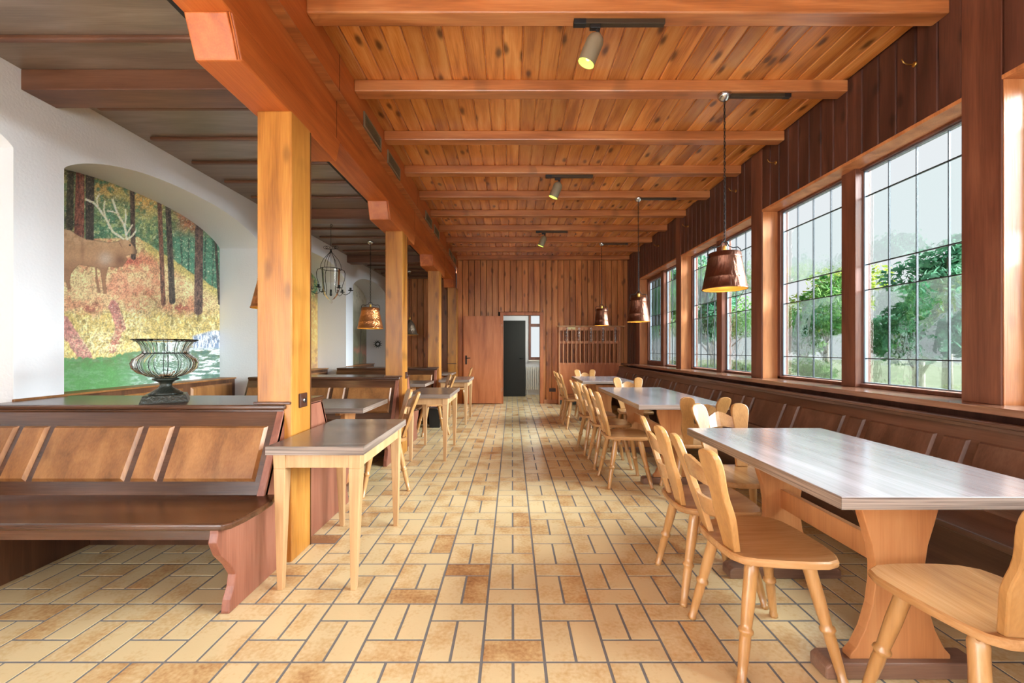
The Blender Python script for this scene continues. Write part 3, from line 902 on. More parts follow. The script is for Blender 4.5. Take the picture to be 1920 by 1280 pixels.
    img = img * (1 - wat[..., None]) + wc * wat[..., None]
    fall = np.clip((u - 955 - (n2 - .5) * 30) / 12, 0, 1) * np.clip((v - 900 - np.clip(1060 - u, 0, 200) * .28) / 12, 0, 1) * np.clip((1000 - v) / 10, 0, 1)
    img = mixc(img, fall, rgb(120, 140, 170)); img = mixc(img, fall * np.clip((fbm(u * 2, v * .5, 1 / 10., 71) - .48) * 8, 0, 1), rgb(236, 240, 246))
    # elk
    body = [(150, 430), (320, 398), (350, 404), (385, 428), (430, 450), (480, 455), (540, 466), (590, 460), (603, 450), (640, 452), (666, 482), (684, 508), (681, 522), (650, 524),
            (625, 532), (634, 552), (612, 584), (572, 590), (541, 586), (535, 602), (525, 650), (531, 722), (516, 722), (505, 642), (500, 602), (481, 590), (484, 640), (500, 716), (488, 716),
            (476, 642), (474, 590), (440, 583), (392, 576), (376, 590), (352, 622), (346, 662), (352, 698), (338, 698), (324, 650), (300, 690), (200, 700), (150, 620)]
    bm = inpoly(u, v, body).astype(float)
    ec = np.zeros(img.shape) + rgb(196, 144, 94)
    ec = mixc(ec, np.clip((500 - v) / 60, 0, 1) * np.clip((n2 - .3) * 3, 0, 1) * .7, rgb(228, 184, 134))
    ec = mixc(ec, np.clip((v - 540) / 60, 0, 1) * .7, rgb(146, 92, 56))
    ec = mixc(ec, np.exp(-((u - 600) / 34) ** 2 - ((v - 555) / 36) ** 2) * .9, rgb(122, 72, 46))
    ec = mixc(ec, np.exp(-((u - 525) / 32) ** 2 - ((v - 545) / 30) ** 2) * .7, rgb(196, 176, 156))
    ec = mixc(ec, np.exp(-((u - 410) / 10) ** 2 - ((v - 500) / 70) ** 2) * .5, rgb(150, 96, 58))
    ec = mixc(ec, np.clip((u - 655) / 20, 0, 1) * .8, rgb(90, 66, 54))
    ec = mixc(ec, (np.hypot(u - 648, v - 478) < 5).astype(float), rgb(30, 22, 18))
    img = img * (1 - bm[..., None]) + ec * bm[..., None]
    edge = np.full(Y.shape, 99.)
    for p, q in zip(body[1:-3], body[2:-2]):
        edge = np.minimum(edge, segd(u, v, p, q)[0])
    img = mixc(img, np.clip((3.5 - edge) / 3, 0, 1) * .5, rgb(96, 60, 40))
    ear = inpoly(u, v, [(600, 470), (590, 458), (604, 486), (612, 492)]).astype(float)
    img = mixc(img, ear, rgb(150, 100, 66))
    for pl, w_ in [(((615, 447), (562, 412), (525, 342), (490, 292), (465, 266), (428, 250)), 6), (((490, 292), (480, 250), (495, 222)), 4.5), (((525, 342), (517, 300), (522, 258)), 4.5),
                  (((545, 395), (538, 372), (545, 350)), 4), (((632, 447), (625, 402), (615, 370), (590, 330), (575, 292), (560, 250)), 6), (((590, 322), (560, 311), (535, 307)), 4.5),
                  (((622, 386), (628, 340), (625, 300)), 4.5), (((628, 430), (648, 396), (660, 378)), 4.5), (((634, 450), (660, 432), (675, 411)), 5)]:
        for p, q in zip(pl[:-1], pl[1:]):
            d, t = segd(u, v, p, q)
            img = mixc(img, np.clip((w_ - d) / 1.6, 0, 1), rgb(240, 224, 184))
    # mottled print texture of leaves and grass, left off the animal
    m1 = fbm(u, v, 1 / 5., 91, 3); m2 = fbm(u, v, 1 / 24., 95)
    tex = 1 + ((m1 - .5) * 1.5 + (m2 - .5) * .7) * (1 - .75 * bm) * (1 - .7 * wat)
    return img * tex[..., None]
mural(*ARCH[1], paint_elk, 'forest mural with an elk above a green stream in the nearest full arch', 430, 320)

def paint_autumn(Y, Z):
    u, v = Y * 400, Z * 400
    n1 = fbm(u, v, 1 / 60., 5); n2 = fbm(u, v, 1 / 16., 9)
    img = np.zeros(Y.shape + (3,)) + rgb(222, 170, 62)
    img = mixc(img, np.clip((Z - 2.05) * 4 + (n1 - .5), 0, 1), rgb(60, 122, 72))
    img = mixc(img, np.clip((n2 - .5) * 6, 0, 1) * .7, rgb(240, 214, 110))
    img = mixc(img, np.clip((.44 - n1) * 7, 0, 1) * .7, rgb(160, 104, 52))
    img = mixc(img, np.clip((1.35 - Z) * 4, 0, 1) * np.clip((n1 - .4) * 4, 0, 1), rgb(180, 128, 80))
    for y0 in (5.75, 6.4, 7.0, 7.35):
        img = mixc(img, np.clip((.05 - abs(Y - y0 - (Z - 1.2) * .05)) / .01, 0, 1), rgb(92, 66, 46))
    return img
mural(*ARCH[2], paint_autumn, 'autumn forest mural mostly hidden behind the nearest column', 160, 130)
def paint_mist(Y, Z):
    u, v = Y * 400, Z * 400
    n1 = fbm(u, v, 1 / 70., 15); n2 = fbm(u * 2, v * .5, 1 / 20., 19)
    img = np.zeros(Y.shape + (3,)) + rgb(150, 142, 110)
    img = mixc(img, np.clip((1.9 - Z) * 1.6 + (n1 - .5), 0, 1), rgb(98, 96, 62))
    img = mixc(img, np.clip((Z - 2.1) * 4, 0, 1), rgb(214, 206, 180))
    img = mixc(img, np.clip((n2 - .55) * 5, 0, 1) * .5, rgb(120, 110, 70))
    img = mixc(img, np.exp(-((Z - 1.1) / .2) ** 2) * np.clip((n1 - .4) * 4, 0, 1), rgb(170, 92, 60))
    for y0, s in ((8.6, .1), (9.3, -.15), (9.9, .12)):
        img = mixc(img, np.clip((.03 - abs(Y - y0 - (Z - 1.6) * s)) / .012, 0, 1) * np.clip((2.3 - Z) * 5, 0, 1), rgb(70, 60, 44))
    return img
mural(*ARCH[3], paint_mist, 'misty olive forest mural in the farthest arch', 120, 110)

# ------------------------------------------------------------------ benches
def raised_panels(parent, mat, ptop, pbot, spans, lift=.014, flip=False):
    """spans: list of (s0,s1) along the bench; ptop/pbot: functions s-> 3D point on the back face; third fn normal"""
    pass

def backrest_panel(pf, n, s0, s1, t0, t1, mat, parent, th=.014, bv=.016):
    a = [pf(s0, t0), pf(s1, t0), pf(s1, t1), pf(s0, t1)]
    b_ = [pf(s0 + bv, t0 + .03), pf(s1 - bv, t0 + .03), pf(s1 - bv, t1 - .03), pf(s0 + bv, t1 - .03)]
    b_ = [p + n * th for p in b_]
    return MB().hexa(a, b_).build('raised_panel', mat, parent)

OGEE = [(1.86, .405), (1.85, .365), (1.88, .297), (1.941, .225), (1.979, .162), (1.969, .11), (1.941, .06), (1.932, .012), (1.932, 0)]
def double_bench(cy, label, x_left=-3.07, first=False, xe=-1.317):
    """back to back settle around column; cy = column front y"""
    dy = cy - 2.40
    root = thing('booth_bench', label, 'bench', (0, dy, 0), group='back to back wooden booth benches')
    cym = 2.64
    near = OGEE
    far = [(2 * cym - y, z) for y, z in OGEE]
    prof = [(1.86, .44)] + near + [(2.06, 0), (2.06, .0)]
    # end panel as one polygon: near ogee, floor, far ogee, up and over
    pts = [(1.862, .43)] + near + [(2 * cym - 1.932, 0)] + far[::-1][1:] + [(2 * cym - 1.862, .43), (2 * cym - 2.20, .45), (2 * cym - 2.40, .885), (2.40, .885), (2.20, .45)]
    MB().prism([(xe - .04, y, z) for y, z in pts], (.04, 0, 0)).build('end_panel', M['bench_end'], root, bev=.004)
    # intermediate supports
    for x in (-2.66, ):
        MB().prism([(x - .04, y, min(z, .42)) for y, z in pts if z < .44], (.04, 0, 0)).build('support_panel', M['bench_z'], root, bev=.003)
    # centre board and kick board
    MB().box(x_left, xe - .04, 2.615, 2.665, 0, .88).build('core_board', M['bench_z'], root)
    # cap
    cap = MB().box(x_left, xe + .012, 2.385, 2.895, .885, .912)
    cap.build('cap', M['bench'], root, bev=.009, seg=3)
    MB().box(x_left, xe, 2.395, 2.885, .868, .886).build('cap_moulding', M['bench'], root, bev=.006)
    for s in (1, -1):
        Yf = (lambda y: y) if s == 1 else (lambda y: 2 * cym - y)
        # seat with a rounded outer end
        out = [(x_left, 1.845), (-1.29, 1.845), (-1.262, 1.87), (-1.245, 1.94), (-1.236, 2.05), (-1.24, 2.15), (-1.27, 2.235), (x_left, 2.235)]
        if s == -1: out = out[::-1]
        MB().prism([(x, Yf(y), .422) for x, y in out], (0, 0, .032)).build('seat', M['bench'], root, bev=.010, seg=3)
        MB().box(x_left, xe - .04, min(Yf(1.90), Yf(1.925)), max(Yf(1.90), Yf(1.925)), .36, .422).build('seat_rail', M['bench'], root)
        # slanted back board
        bt = Yf(2.40); bb = Yf(2.215)
        q = Yf(2.42); r = Yf(2.235)
        A = [(x_left, bb, .45), (xe - .0, bb, .45), (xe - .0, r + 0, .45), (x_left, r, .45)]
        B = [(x_left, bt, .87), (xe - .0, bt, .87), (xe - .0, q, .87), (x_left, q, .87)]
        if s == -1:
            A = [A[1], A[0], A[3], A[2]]; B = [B[1], B[0], B[3], B[2]]
        back = MB().hexa(A, B).build('backrest', M['bench'], root)
        nrm = Vector((0, -.42, .185)).normalized()
        if s == -1: nrm.y *= -1
        def pf(x, t):
            return Vector((x, bb + (bt - bb) * t, .45 + .42 * t))
        x = -1.39
        k = 0
        t0, t1 = .16, .82
        while x > x_left + .1:
            wdt = .50 if k % 2 == 0 else .145
            x1 = max(x - wdt, x_left + .02)
            ob = backrest_panel(pf, nrm, x1, x, t0, t1, M['raised'], root, th=.016, bv=.013)
            x = x1 - .032
            k += 1
    return root
bl_ = ['near booth bench with high panelled back and s-curved end, glass urn on its cap', 'second double booth bench, built round the second column',
       'third double booth bench, built round the third column']
for cy, lb in zip(COLY, bl_): double_bench(cy, lb)

# long wall bench on the right
rb_ = thing('wall_bench', 'long dark panelled bench running below the leaded windows', 'bench', (0, 0, 0))
y0, y1 = -.4, 9.35
MB().box(1.95, 2.33, y0, y1, .425, .455).build('seat', M['bench_y'], rb_, bev=.008, seg=3)
MB().hexa([(2.27, y0, .45), (2.30, y0, .45), (2.30, y1, .45), (2.27, y1, .45)], [(2.42, y0, .84), (2.45, y0, .84), (2.45, y1, .84), (2.42, y1, .84)]).build('backrest', M['bench_y'], rb_)
MB().box(2.405, 2.475, y0, y1, .84, .862).build('cap', M['bench_y'], rb_, bev=.006)
MB().box(2.40, 2.41, y0, y1, .825, .842).build('cap_moulding', M['bench_y'], rb_)
nr = Vector((-.39, 0, .15)).normalized()
def pfr(y, t): return Vector((2.27 + .15 * t, y, .45 + .39 * t))
yy = 3.58 - .64 * 6 + .0
k = 0
while yy < y1 - .2:
    # small panel then large panel per 0.64 pitch
    a = yy - .64 + .04
    for (s0, s1) in ((yy - .14, yy - .012), (yy + .03 - .64 + .0 + .0, yy - .185)):
        if s0 < y0: continue
        pts = [pfr(s1, .17), pfr(s0, .17), pfr(s0, .80), pfr(s1, .80)]
        bv = .008
        top = [pfr(s1 - bv, .20), pfr(s0 + bv, .20), pfr(s0 + bv, .77), pfr(s1 - bv, .77)]
        MB().hexa(pts, [p + nr * .015 for p in top]).build('raised_panel', M['raised_dark'], rb_)
    yy += .64
pr = [(2.0, .42), (1.99, .36), (2.02, .29), (2.08, .22), (2.12, .16), (2.11, .10), (2.08, .05), (2.08, 0), (2.33, 0), (2.33, .42)]
for y in (1.05, 2.45, 3.85, 5.25, 6.65, 8.05, 9.2):
    MB().prism([(x, y, z) for x, z in pr], (0, .04, 0)).build('support_panel', M['bench_y'], rb_, bev=.004)
MB().box(2.30, 2.33, y0, y1, 0, .42).build('kick_board', M['bench_y'], rb_)
MB().box(2.52, 2.62, y0, y1, .12, .80).build('gap_filler', M['dark_void'])  # plain dark panel, its colour stands for shade in the gap behind the bench
o = bpy.data.objects['gap_filler']
tag(o, 'dark heater panel standing for the shade in the gap between wall bench and window sill', 'filler')

# ------------------------------------------------------------------ tables
def trestle_table(name, label, cx, cy, wid, length, rot=0, group=None, H=.755, fl=.25):
    t = thing(name, label, 'table', (cx, cy, 0), rot, group)
    hw, hl = wid / 2, length / 2
    MB().box(-hw, hw, -hl, hl, H - .042, H).build('tabletop', M['laminate'] if rot == 0 else M['laminate_dark'], t, bev=.002)
    e = MB()
    e.box(-hw - .001, hw + .001, -hl - .001, -hl + .001, H - .041, H - .002).box(-hw - .001, hw + .001, hl - .001, hl + .001, H - .041, H - .002)
    e.box(-hw - .001, -hw + .001, -hl, hl, H - .041, H - .002).box(hw - .001, hw + .001, -hl, hl, H - .041, H - .002)
    e.build('edge_band', M['edge'], t)
    pw = [(.15, H - .042), (.148, .64), (.128, .57), (.104, .49), (.092, .41), (.092, .35), (.104, .26), (.13, .17), (.165, .10), (.188, .075), (.188, .06)]
    outl = [(x, z) for x, z in pw] + [(-x, z) for x, z in pw[::-1]]
    sg = wid / .8
    for s in (-1, 1):
        ys_ = s * (hl - fl)
        MB().prism([(x * sg, ys_ - .02, z) for x, z in outl[::-1]], (0, .04, 0)).build('end_panel', M['trestle'], t, bev=.003)
        f = MB()
        L2 = .295 * sg
        f.prism([(-L2, ys_ - .045, 0), (L2, ys_ - .045, 0), (L2, ys_ - .045, .045), (L2 - .02, ys_ - .045, .06), (-L2 + .02, ys_ - .045, .06), (-L2, ys_ - .045, .045)][::-1], (0, .09, 0))
        f.build('foot', M['foot_wood'], t, bev=.006)
        MB().box(-hw + .1, hw - .1, ys_ - .02, ys_ + .02, H - .075, H - .042).build('cross_rail', M['trestle'], t)
    MB().box(-.015, .015, -(hl - fl) + .02, (hl - fl) - .02, .375, .475).build('stretcher', M['trestle'], t, bev=.003)
    return t
trestle_table('trestle_table', 'nearest right-hand table, grey-brown top glossy with window light, hourglass end panels', 1.47, 1.93, .81, 1.18)
trestle_table('trestle_table', 'middle right-hand table with five chairs around it, grey top on orange trestle', 1.485, 4.42, .78, 1.68)
trestle_table('trestle_table', 'farthest right-hand table in front of the slatted rack', 1.465, 6.86, .79, 1.18)
gb = 'booth tables between the left benches'
trestle_table('booth_table', 'booth table behind the near column, grey top seen over the small front table', -2.01, 3.70, .66, 1.60, PI / 2, gb)
trestle_table('booth_table', 'booth table between the second and third columns', -2.01, 6.10, .66, 1.60, PI / 2, gb)
trestle_table('booth_table', 'booth table beyond the third column', -2.01, 8.65, .66, 1.60, PI / 2, gb)

def small_table(label, cx, cy, wx=.495, wy=.84, H=.74):
    t = thing('side_table', label, 'table', (cx, cy, 0), 0, 'small aisle tables on tapered legs')
    hx, hy = wx / 2, wy / 2
    MB().box(-hx, hx, -hy, hy, H - .044, H).build('tabletop', M['laminate_dark'], t, bev=.002)
    e = MB()
    e.box(-hx - .001, hx + .001, -hy - .001, -hy + .001, H - .043, H - .002).box(-hx - .001, hx + .001, hy - .001, hy + .001, H - .043, H - .002)
    e.box(-hx - .001, -hx + .001, -hy, hy, H - .043, H - .002).box(hx - .001, hx + .001, -hy, hy, H - .043, H - .002)
    e.build('edge_band', M['edge'], t)
    for sx in (-1, 1):
        for sy in (-1, 1):
            x, y = sx * (hx - .055), sy * (hy - .055)
            fx, fy = sx * (hx - .06), sy * (hy - .035)
            w1, w2 = .032, .0145
            top = [(x - w1, y - w1, H - .044), (x + w1, y - w1, H - .044), (x + w1, y + w1, H - .044), (x - w1, y + w1, H - .044)]
            mid = [(x - w1 + .002, y - w1 + .002, H - .12), (x + w1 - .002, y - w1 + .002, H - .12), (x + w1 - .002, y + w1 - .002, H - .12), (x - w1 + .002, y + w1 - .002, H - .12)]
            bot = [(fx - w2, fy - w2, 0), (fx + w2, fy - w2, 0), (fx + w2, fy + w2, 0), (fx - w2, fy + w2, 0)]
            mb = MB().hexa(bot, mid); mb.hexa(mid, top)
            mb.build('leg', M['beech'], t, bev=.003)
    a = MB()
    a.box(-hx + .08, hx - .08, -hy + .03, -hy + .05, H - .115, H - .044).box(-hx + .08, hx - .08, hy - .05, hy - .03, H - .115, H - .044)
    a.box(-hx + .03, -hx + .05, -hy + .08, hy - .08, H - .115, H - .044).box(hx - .05, hx - .03, -hy + .08, hy - .08, H - .115, H - .044)
    a.build('apron', M['beech'], t)
    return t
small_table('nearest small table on four pale tapered legs beside the socket column', -1.0, 2.52)
small_table('second small tapered-leg table along the left of the aisle', -.93, 4.97)
small_table('third small tapered-leg table, near the open door', -.95, 7.2)

# ------------------------------------------------------------------ chairs
def make_chair():
    t = thing('dining_chair', '', 'chair')
    # seat outline: wide rounded front, narrower back
    half = [(0, .215), (.08, .213), (.15, .203), (.198, .175), (.214, .13), (.212, .06), (.198, -.04), (.182, -.12), (.165, -.165), (.13, -.19), (.07, -.198)]
    out = half + [(0, -.20)] + [(-x, y) for x, y in half[1:][::-1]]
    pts = []
    n = len(out)
    mb = MB()
    # dished top: ring levels
    rings = [(.985, .430), (1.0, .437), (1.0, .452), (.975, .458), (.80, .4535), (.45, .4505)]
    vs = []
    for s, z in rings:
        vs += [(x * s, y * s, z) for x, y in out]
    fs = [tuple(range(n))]
    for r in range(len(rings) - 1):
        for k in range(n):
            l = (k + 1) % n
            fs.append((r * n + l, r * n + k, (r + 1) * n + k, (r + 1) * n + l))
    fs.append(tuple((len(rings) - 1) * n + k for k in range(n - 1, -1, -1)))
    mb.add([Vector(v) for v in vs], fs, True)
    me = mb.mesh('seat')
    me.flip_normals()
    me.materials.append(M['chair'])
    so = link('seat', me, t)
    ms = so.modifiers.new('edge', 'EDGE_SPLIT'); ms.split_angle = math.radians(40)
    MB().box(-.15, .15, -.13, -.07, .412, .431).box(-.15, .15, .08, .14, .412, .431).build('seat_batten', M['chair'], t, bev=.003)
    prof = [(.0, .0165), (.02, .0175), (.05, .0215), (.07, .0225), (.12, .0215), (.30, .0215), (.50, .0185), (.535, .0175), (.55, .0215), (.57, .0225), (.59, .0185), (.61, .0175), (.66, .0185), (.80, .0165), (.96, .0135), (.965, .016), (1.0, .016)]
    for sx in (-1, 1):
        for sy in (-1, 1):
            p0 = Vector((sx * .13, .105 if sy > 0 else -.11, .425)); p1 = Vector((sx * .195, .195 if sy > 0 else -.19, 0))
            ps = [p0.lerp(p1, a) for a, r in prof]
            l = MB().tube(ps, [r * 1.1 + (.0025 if abs(a - .56) < .015 else 0) for a, r in prof], 12)
            l.build('leg', M['chair_z'], t)
    # back stiles
    Ls = .415
    wpro = [(0, .036, .034), (.08, .039, .036), (.18, .044, .041), (.28, .050, .045), (.36, .053, .046), (.44, .050, .044), (.52, .044, .041), (.60, .043, .042), (.68, .047, .045), (.76, .053, .050), (.83, .057, .053), (.89, .057, .052), (.935, .054, .049), (.965, .047, .043), (.985, .036, .033), (1.0, .018, .016)]
    tilt = math.radians(15)
    def P(sx, u, vv, th):
        """u across from stile centre (positive outward), vv along, th thickness offset"""
        cx = .090 + (.146 - .090) * vv
        y = -.165 - math.sin(tilt) * Ls * vv - .02 * vv * vv
        z = .455 + math.cos(tilt) * Ls * vv
        yaw = .12
        return Vector((sx * (cx + u), y + th + u * yaw, z))
    T = .013
    for sx in (-1, 1):
        o1 = [P(sx, wo, vv, -T) for vv, wo, wi in wpro] + [P(sx, -wi, vv, -T) for vv, wo, wi in wpro[::-1]]
        if sx == 1: o1 = o1
        else: o1 = o1[::-1]
        MB().prism(o1[::-1], (0, 2 * T, 0)).build('stile', M['chair_z'], t, bev=.005)
    # top rail with humped upper edge, and lower rail
    def rail(v_lo, v_hi, hump, dip, name):
        m = 8
        top, bot = [], []
        for i in range(m + 1):
            s = -1 + 2 * i / m
            cxm = .105 if name == 'top_rail' else .08
            x = s * cxm
            hm_ = math.cos(s * PI / 2) ** 2
            vt = v_hi + hump * hm_; vb = v_lo + dip * hm_
            bow = -.022 * (1 - s * s)
            for lst, vv in ((top, vt), (bot, vb)):
                y = -.165 - math.sin(tilt) * Ls * vv - .02 * vv * vv - .008 + bow
                lst.append(Vector((x, y, .455 + math.cos(tilt) * Ls * vv)))
        mb = MB()
        for i in range(m):
            d = Vector((0, .016, 0))
            mb.hexa([bot[i], bot[i + 1], bot[i + 1] + d, bot[i] + d], [top[i], top[i + 1], top[i + 1] + d, top[i] + d])
        mb.build(name, M['chair'], t)
    rail(.60, .77, .095, .02, 'top_rail')
    rail(.29, .45, .0, -.035, 'lower_rail')
    return t
ch0 = make_chair()
F_E, F_S, F_N, F_W = -PI / 2, PI, 0, PI / 2   # facing +X, -Y, +Y, -X
chairs = [
    (1.02, 1.715, F_E + .03, 'wooden chair with carved back nearest the aisle at the front table'),
    (1.02, 2.18, F_E - .04, 'wooden chair behind the nearest aisle chair at the front table'),
    (1.455, 1.29, F_N, 'wooden chair cut off at the bottom right corner, its seat towards us'),
    (1.445, 2.60, F_S + .03, 'wooden chair at the far end of the front table, back rest facing us'),
    (1.54, 3.56, F_N - .03, 'wooden chair at the near end of the middle table, seen from behind'),
    (1.04, 3.86, F_E + .02, 'nearest of the three aisle chairs at the middle table'),
    (1.04, 4.45, F_E - .03, 'middle of the three aisle chairs at the middle table'),
    (1.02, 5.02, F_E + .05, 'farthest of the three aisle chairs at the middle table'),
    (1.56, 5.32, F_S, 'wooden chair at the far end of the middle table, facing the camera'),
    (1.03, 6.62, F_E + .03, 'nearer of the two aisle chairs at the farthest right-hand table'),
    (1.02, 7.10, F_E - .02, 'farther of the two aisle chairs at the farthest right-hand table'),
    (1.37, 7.54, F_S, 'wooden chair in front of the slatted rack, at the end of the farthest table'),
    (-1.16, 3.70, F_W + .5, 'wooden chair behind the nearest small table, facing the first booth'),
    (-1.16, 6.10, F_W + .4, 'wooden chair behind the second small table, facing the second booth'),
    (-1.12, 8.56, F_W + .1, 'wooden chair near the open door, facing the third booth'),
]
for i, (x, y, rz, lb) in enumerate(chairs):
    if i == 0:
        ch0.location = (x, y, 0); ch0.rotation_euler = (0, 0, rz); ch0['label'] = lb; ch0['group'] = 'carved-back wooden chairs'
    else:
        dup(ch0, (x, y, 0), rz, lb, 'carved-back wooden chairs')

# ------------------------------------------------------------------ pendant lamps
def chain(mb, x, y, z0, z1, link_l=.034, r=.0022, w=.008):
    n = max(2, int((z1 - z0) / (link_l * .78)))
    step = (z1 - z0) / n
    for i in range(n):
        zc = z0 + step * (i + .5)
        pts = []
        for k in range(8):
            a = 2 * PI * k / 8
            dx = w * math.cos(a); dz = link_l / 2 * math.sin(a)
            pts.append((x + (dx if i % 2 else 0), y + (0 if i % 2 else dx), zc + dz))
        mb.tube(pts, r, 4, closed=True)
def pendant(label, x, y, zb, zt, rb, rt, zceil, mat, style='bucket', group='copper shade pendant lamps', track=None, power=1.5):
    t = thing('pendant_lamp', label, 'lamp', (x, y, zceil), 0, group)
    dz = -zceil
    zb += dz; zt += dz
    h = zt - zb
    if style == 'bucket':
        prof = [(rb + .004, zb - .002), (rb + .006, zb + .004), (rb, zb + .010), (rb - (rb - rt) * .30, zb + h * .30), (rb - (rb - rt) * .315 + .002, zb + h * .315), (rb - (rb - rt) * .33, zb + h * .33),
                (rt + .006, zb + h * .84), (rt + .010, zb + h * .86), (rt + .005, zb + h * .88), (rt + .004, zt - .006), (rt - .004, zt), (.03, zt + .003)]
    else:
        prof = [(rb + .008, zb), (rb, zb + .012), (rb * .86, zb + h * .12), (rb * .74, zb + h * .35), (rb * .62, zb + h * .6), (rb * .5, zb + h * .75), (rb * .28, zb + h * .92), (.02, zt)]
    sh = MB().lathe(prof, 36, cap=False).build('shade', mat, t)
    inner = [(r - .006, z if i else z + .001) for i, (r, z) in enumerate(prof[:-1])] + [(.001, prof[-1][1] - .006)]
    MB().lathe([(max(r, .001), z) for r, z in inner], 36, cap=False).build('lining', M['gold_in'], sh)
    MB().lathe([(.001, zb + .04), (.02, zb + .05), (.028, zb + .075), (.022, zb + .10), (.013, zb + .12), (.013, zb + .15)], 16).build('bulb', M['bulb'], t)
    # bail handle of bent wire
    if style == 'bucket':
        hb_ = MB()
        for s in (-1, 1):
            hb_.tube([(s * (rt + .004), 0, zt - .045), (s * (rt + .018), 0, zt - .02), (s * (rt + .012), 0, zt + .03), (s * (rt - .01), 0, zt + .048), (s * (rt * .6), 0, zt + .042), (s * .035, 0, zt + .055), (s * .02, 0, zt + .085), (0, 0, zt + .092)], .0042, 6)
            hb_.tube([(s * (rt + .012), -.012, zt - .035), (s * (rt + .012), .012, zt - .035)], .006, 6)
        hb_.build('bail_handle', M['metal_dark'], t)
    hl_ = MB().lathe([(.016, zt), (.016, zt + .05), (.01, zt + .056)], 12); hl_.build('lamp_holder', M['gold_in'], t)
    cm = MB(); chain(cm, 0, 0, zt + .085, -.055)
    cm.tube([(0.004, 0, zt + .05), (.004, .002, zt * .5 - .03), (0, 0, -.04)], .0022, 5)
    cm.build('chain', M['metal_dark'], t)
    MB().lathe([(.05, 0), (.052, -.012), (.045, -.028), (.03, -.045), (.012, -.055)], 20).build('canopy', M['chrome'], t)
    if track:
        MB().box(.03, track, -.016, .016, -.026, -.001).build('track', M['track'], t, bev=.002)
        MB().box(track - .05, track, -.018, .018, -.028, -.0005).build('track_end', M['black'], t)
    ld = bpy.data.lights.new('lamp_glow', 'POINT'); ld.energy = power; ld.color = (1, .72, .38); ld.shadow_soft_size = .03
    lo = bpy.data.objects.new('lamp_glow', ld); C.objects.link(lo); lo.parent = t; lo.location = (0, 0, zb + .03)
    return t
pendant('nearest copper bucket pendant lamp, hanging in front of the second window', 1.69, 3.30, 1.71, 2.0, .163, .115, 3.26, M['copper'], track=.52)
pendant('middle copper bucket pendant lamp on the right, over the gap between tables', 1.69, 5.55, 1.605, 1.925, .15, .098, 3.26, M['copper'], track=.5)
pendant('farthest copper bucket pendant lamp on the right, above the slatted rack', 1.71, 7.92, 1.695, 2.01, .138, .10, 3.26, M['copper'], track=.5)
pendant('bright hammered copper pendant lamp hanging over the booths between first and second columns', -2.30, 6.74, 1.575, 1.91, .20, .135, 2.99, M['copper_left'], power=1)
pendant('bell-shaped metal pendant lamp peeking out right of the second column', -2.28, 9.25, 1.56, 1.90, .19, .1, 2.99, M['bell_metal'], style='bell', power=1)
pendant('copper pendant lamp almost hidden behind the nearest column', -2.30, 4.02, 1.63, 1.95, .20, .135, 2.99, M['copper_left'], power=1)

# ------------------------------------------------------------------ chandelier
cx, cy = -2.47, 5.66
t = thing('iron_chandelier', 'black wrought iron chandelier with clear glass bell and candle cups', 'chandelier', (cx, cy, 2.99))
Z = lambda z: z - 2.99
MB().tube([(0, 0, 0), (0, 0, Z(2.94))], .0015, 5).build('cord', M['metal_dark'], t)
MB().tube([(.0, 0, Z(2.90)), (-.01, 0, Z(2.925)), (0, 0, Z(2.945)), (.018, 0, Z(2.935)), (.016, 0, Z(2.915)), (0, 0, Z(2.90)), (0, 0, Z(2.60))], .003, 6).build('hook', M['metal_dark'], t)
sc = MB()
for s in (-1, 1):
    for q in (0, 1):
        pts = [(0, 0, Z(2.60))]
        for k in range(9):
            a = -PI / 2 + k * PI / 4.5
            pts.append((s * (.045 + .05 * q * .6 + .026 * math.cos(a)), 0, Z(2.625) + .02 * math.sin(a)))
        sc.tube(pts, .003, 6)
sc.build('scroll', M['metal_dark'], t)
cg = MB()
for k in range(6):
    a = PI / 3 * k + .3; c, s = math.cos(a), math.sin(a)
    cg.tube([(r * c, r * s, Z(z)) for r, z in [(.004, 2.60), (.012, 2.56), (.045, 2.52), (.095, 2.46), (.125, 2.39), (.133, 2.33)]], .0035, 6)
cg.tube([(.133 * math.cos(2 * PI * k / 24), .133 * math.sin(2 * PI * k / 24), Z(2.33)) for k in range(24)], .0045, 6, closed=True)
cg.build('cage', M['metal_dark'], t)
for k in range(6):
    a = PI / 3 * k + .3; c, s = math.cos(a), math.sin(a)
    arm = MB().tube([(r * c, r * s, Z(z)) for r, z in [(.133, 2.33), (.165, 2.32), (.18, 2.28), (.175, 2.2), (.15, 2.12), (.135, 2.05), (.15, 2.0), (.19, 1.985), (.235, 2.01), (.25, 2.04)]], .0042, 6)
    ao = arm.build('arm', M['metal_dark'], t)
    MB().lathe([(.004, 0), (.032, .006), (.036, .012), (.012, .014), (.014, .02), (.014, .045), (.010, .045), (.010, .02)], 14, o=(.25 * c, .25 * s, Z(2.04))).build('candle_cup', M['metal_dark'], ao)
MB().lathe([(.118, Z(2.33)), (.112, Z(2.25)), (.108, Z(2.12)), (.102, Z(2.04)), (.08, Z(1.97)), (.045, Z(1.925)), (.012, Z(1.905)), (.014, Z(1.89)), (.02, Z(1.875)), (.001, Z(1.86))], 32, cap=False).build('glass_bell', M['thin_glass'], t)
MB().tube([(0, 0, Z(2.6)), (0, 0, Z(2.05))], .002, 5).build('flex', M['metal_dark'], t)
MB().lathe([(.012, Z(2.05)), (.014, Z(2.0)), (.018, Z(1.975)), (.004, Z(1.96))], 12).build('bulb_holder', M['metal_dark'], t)

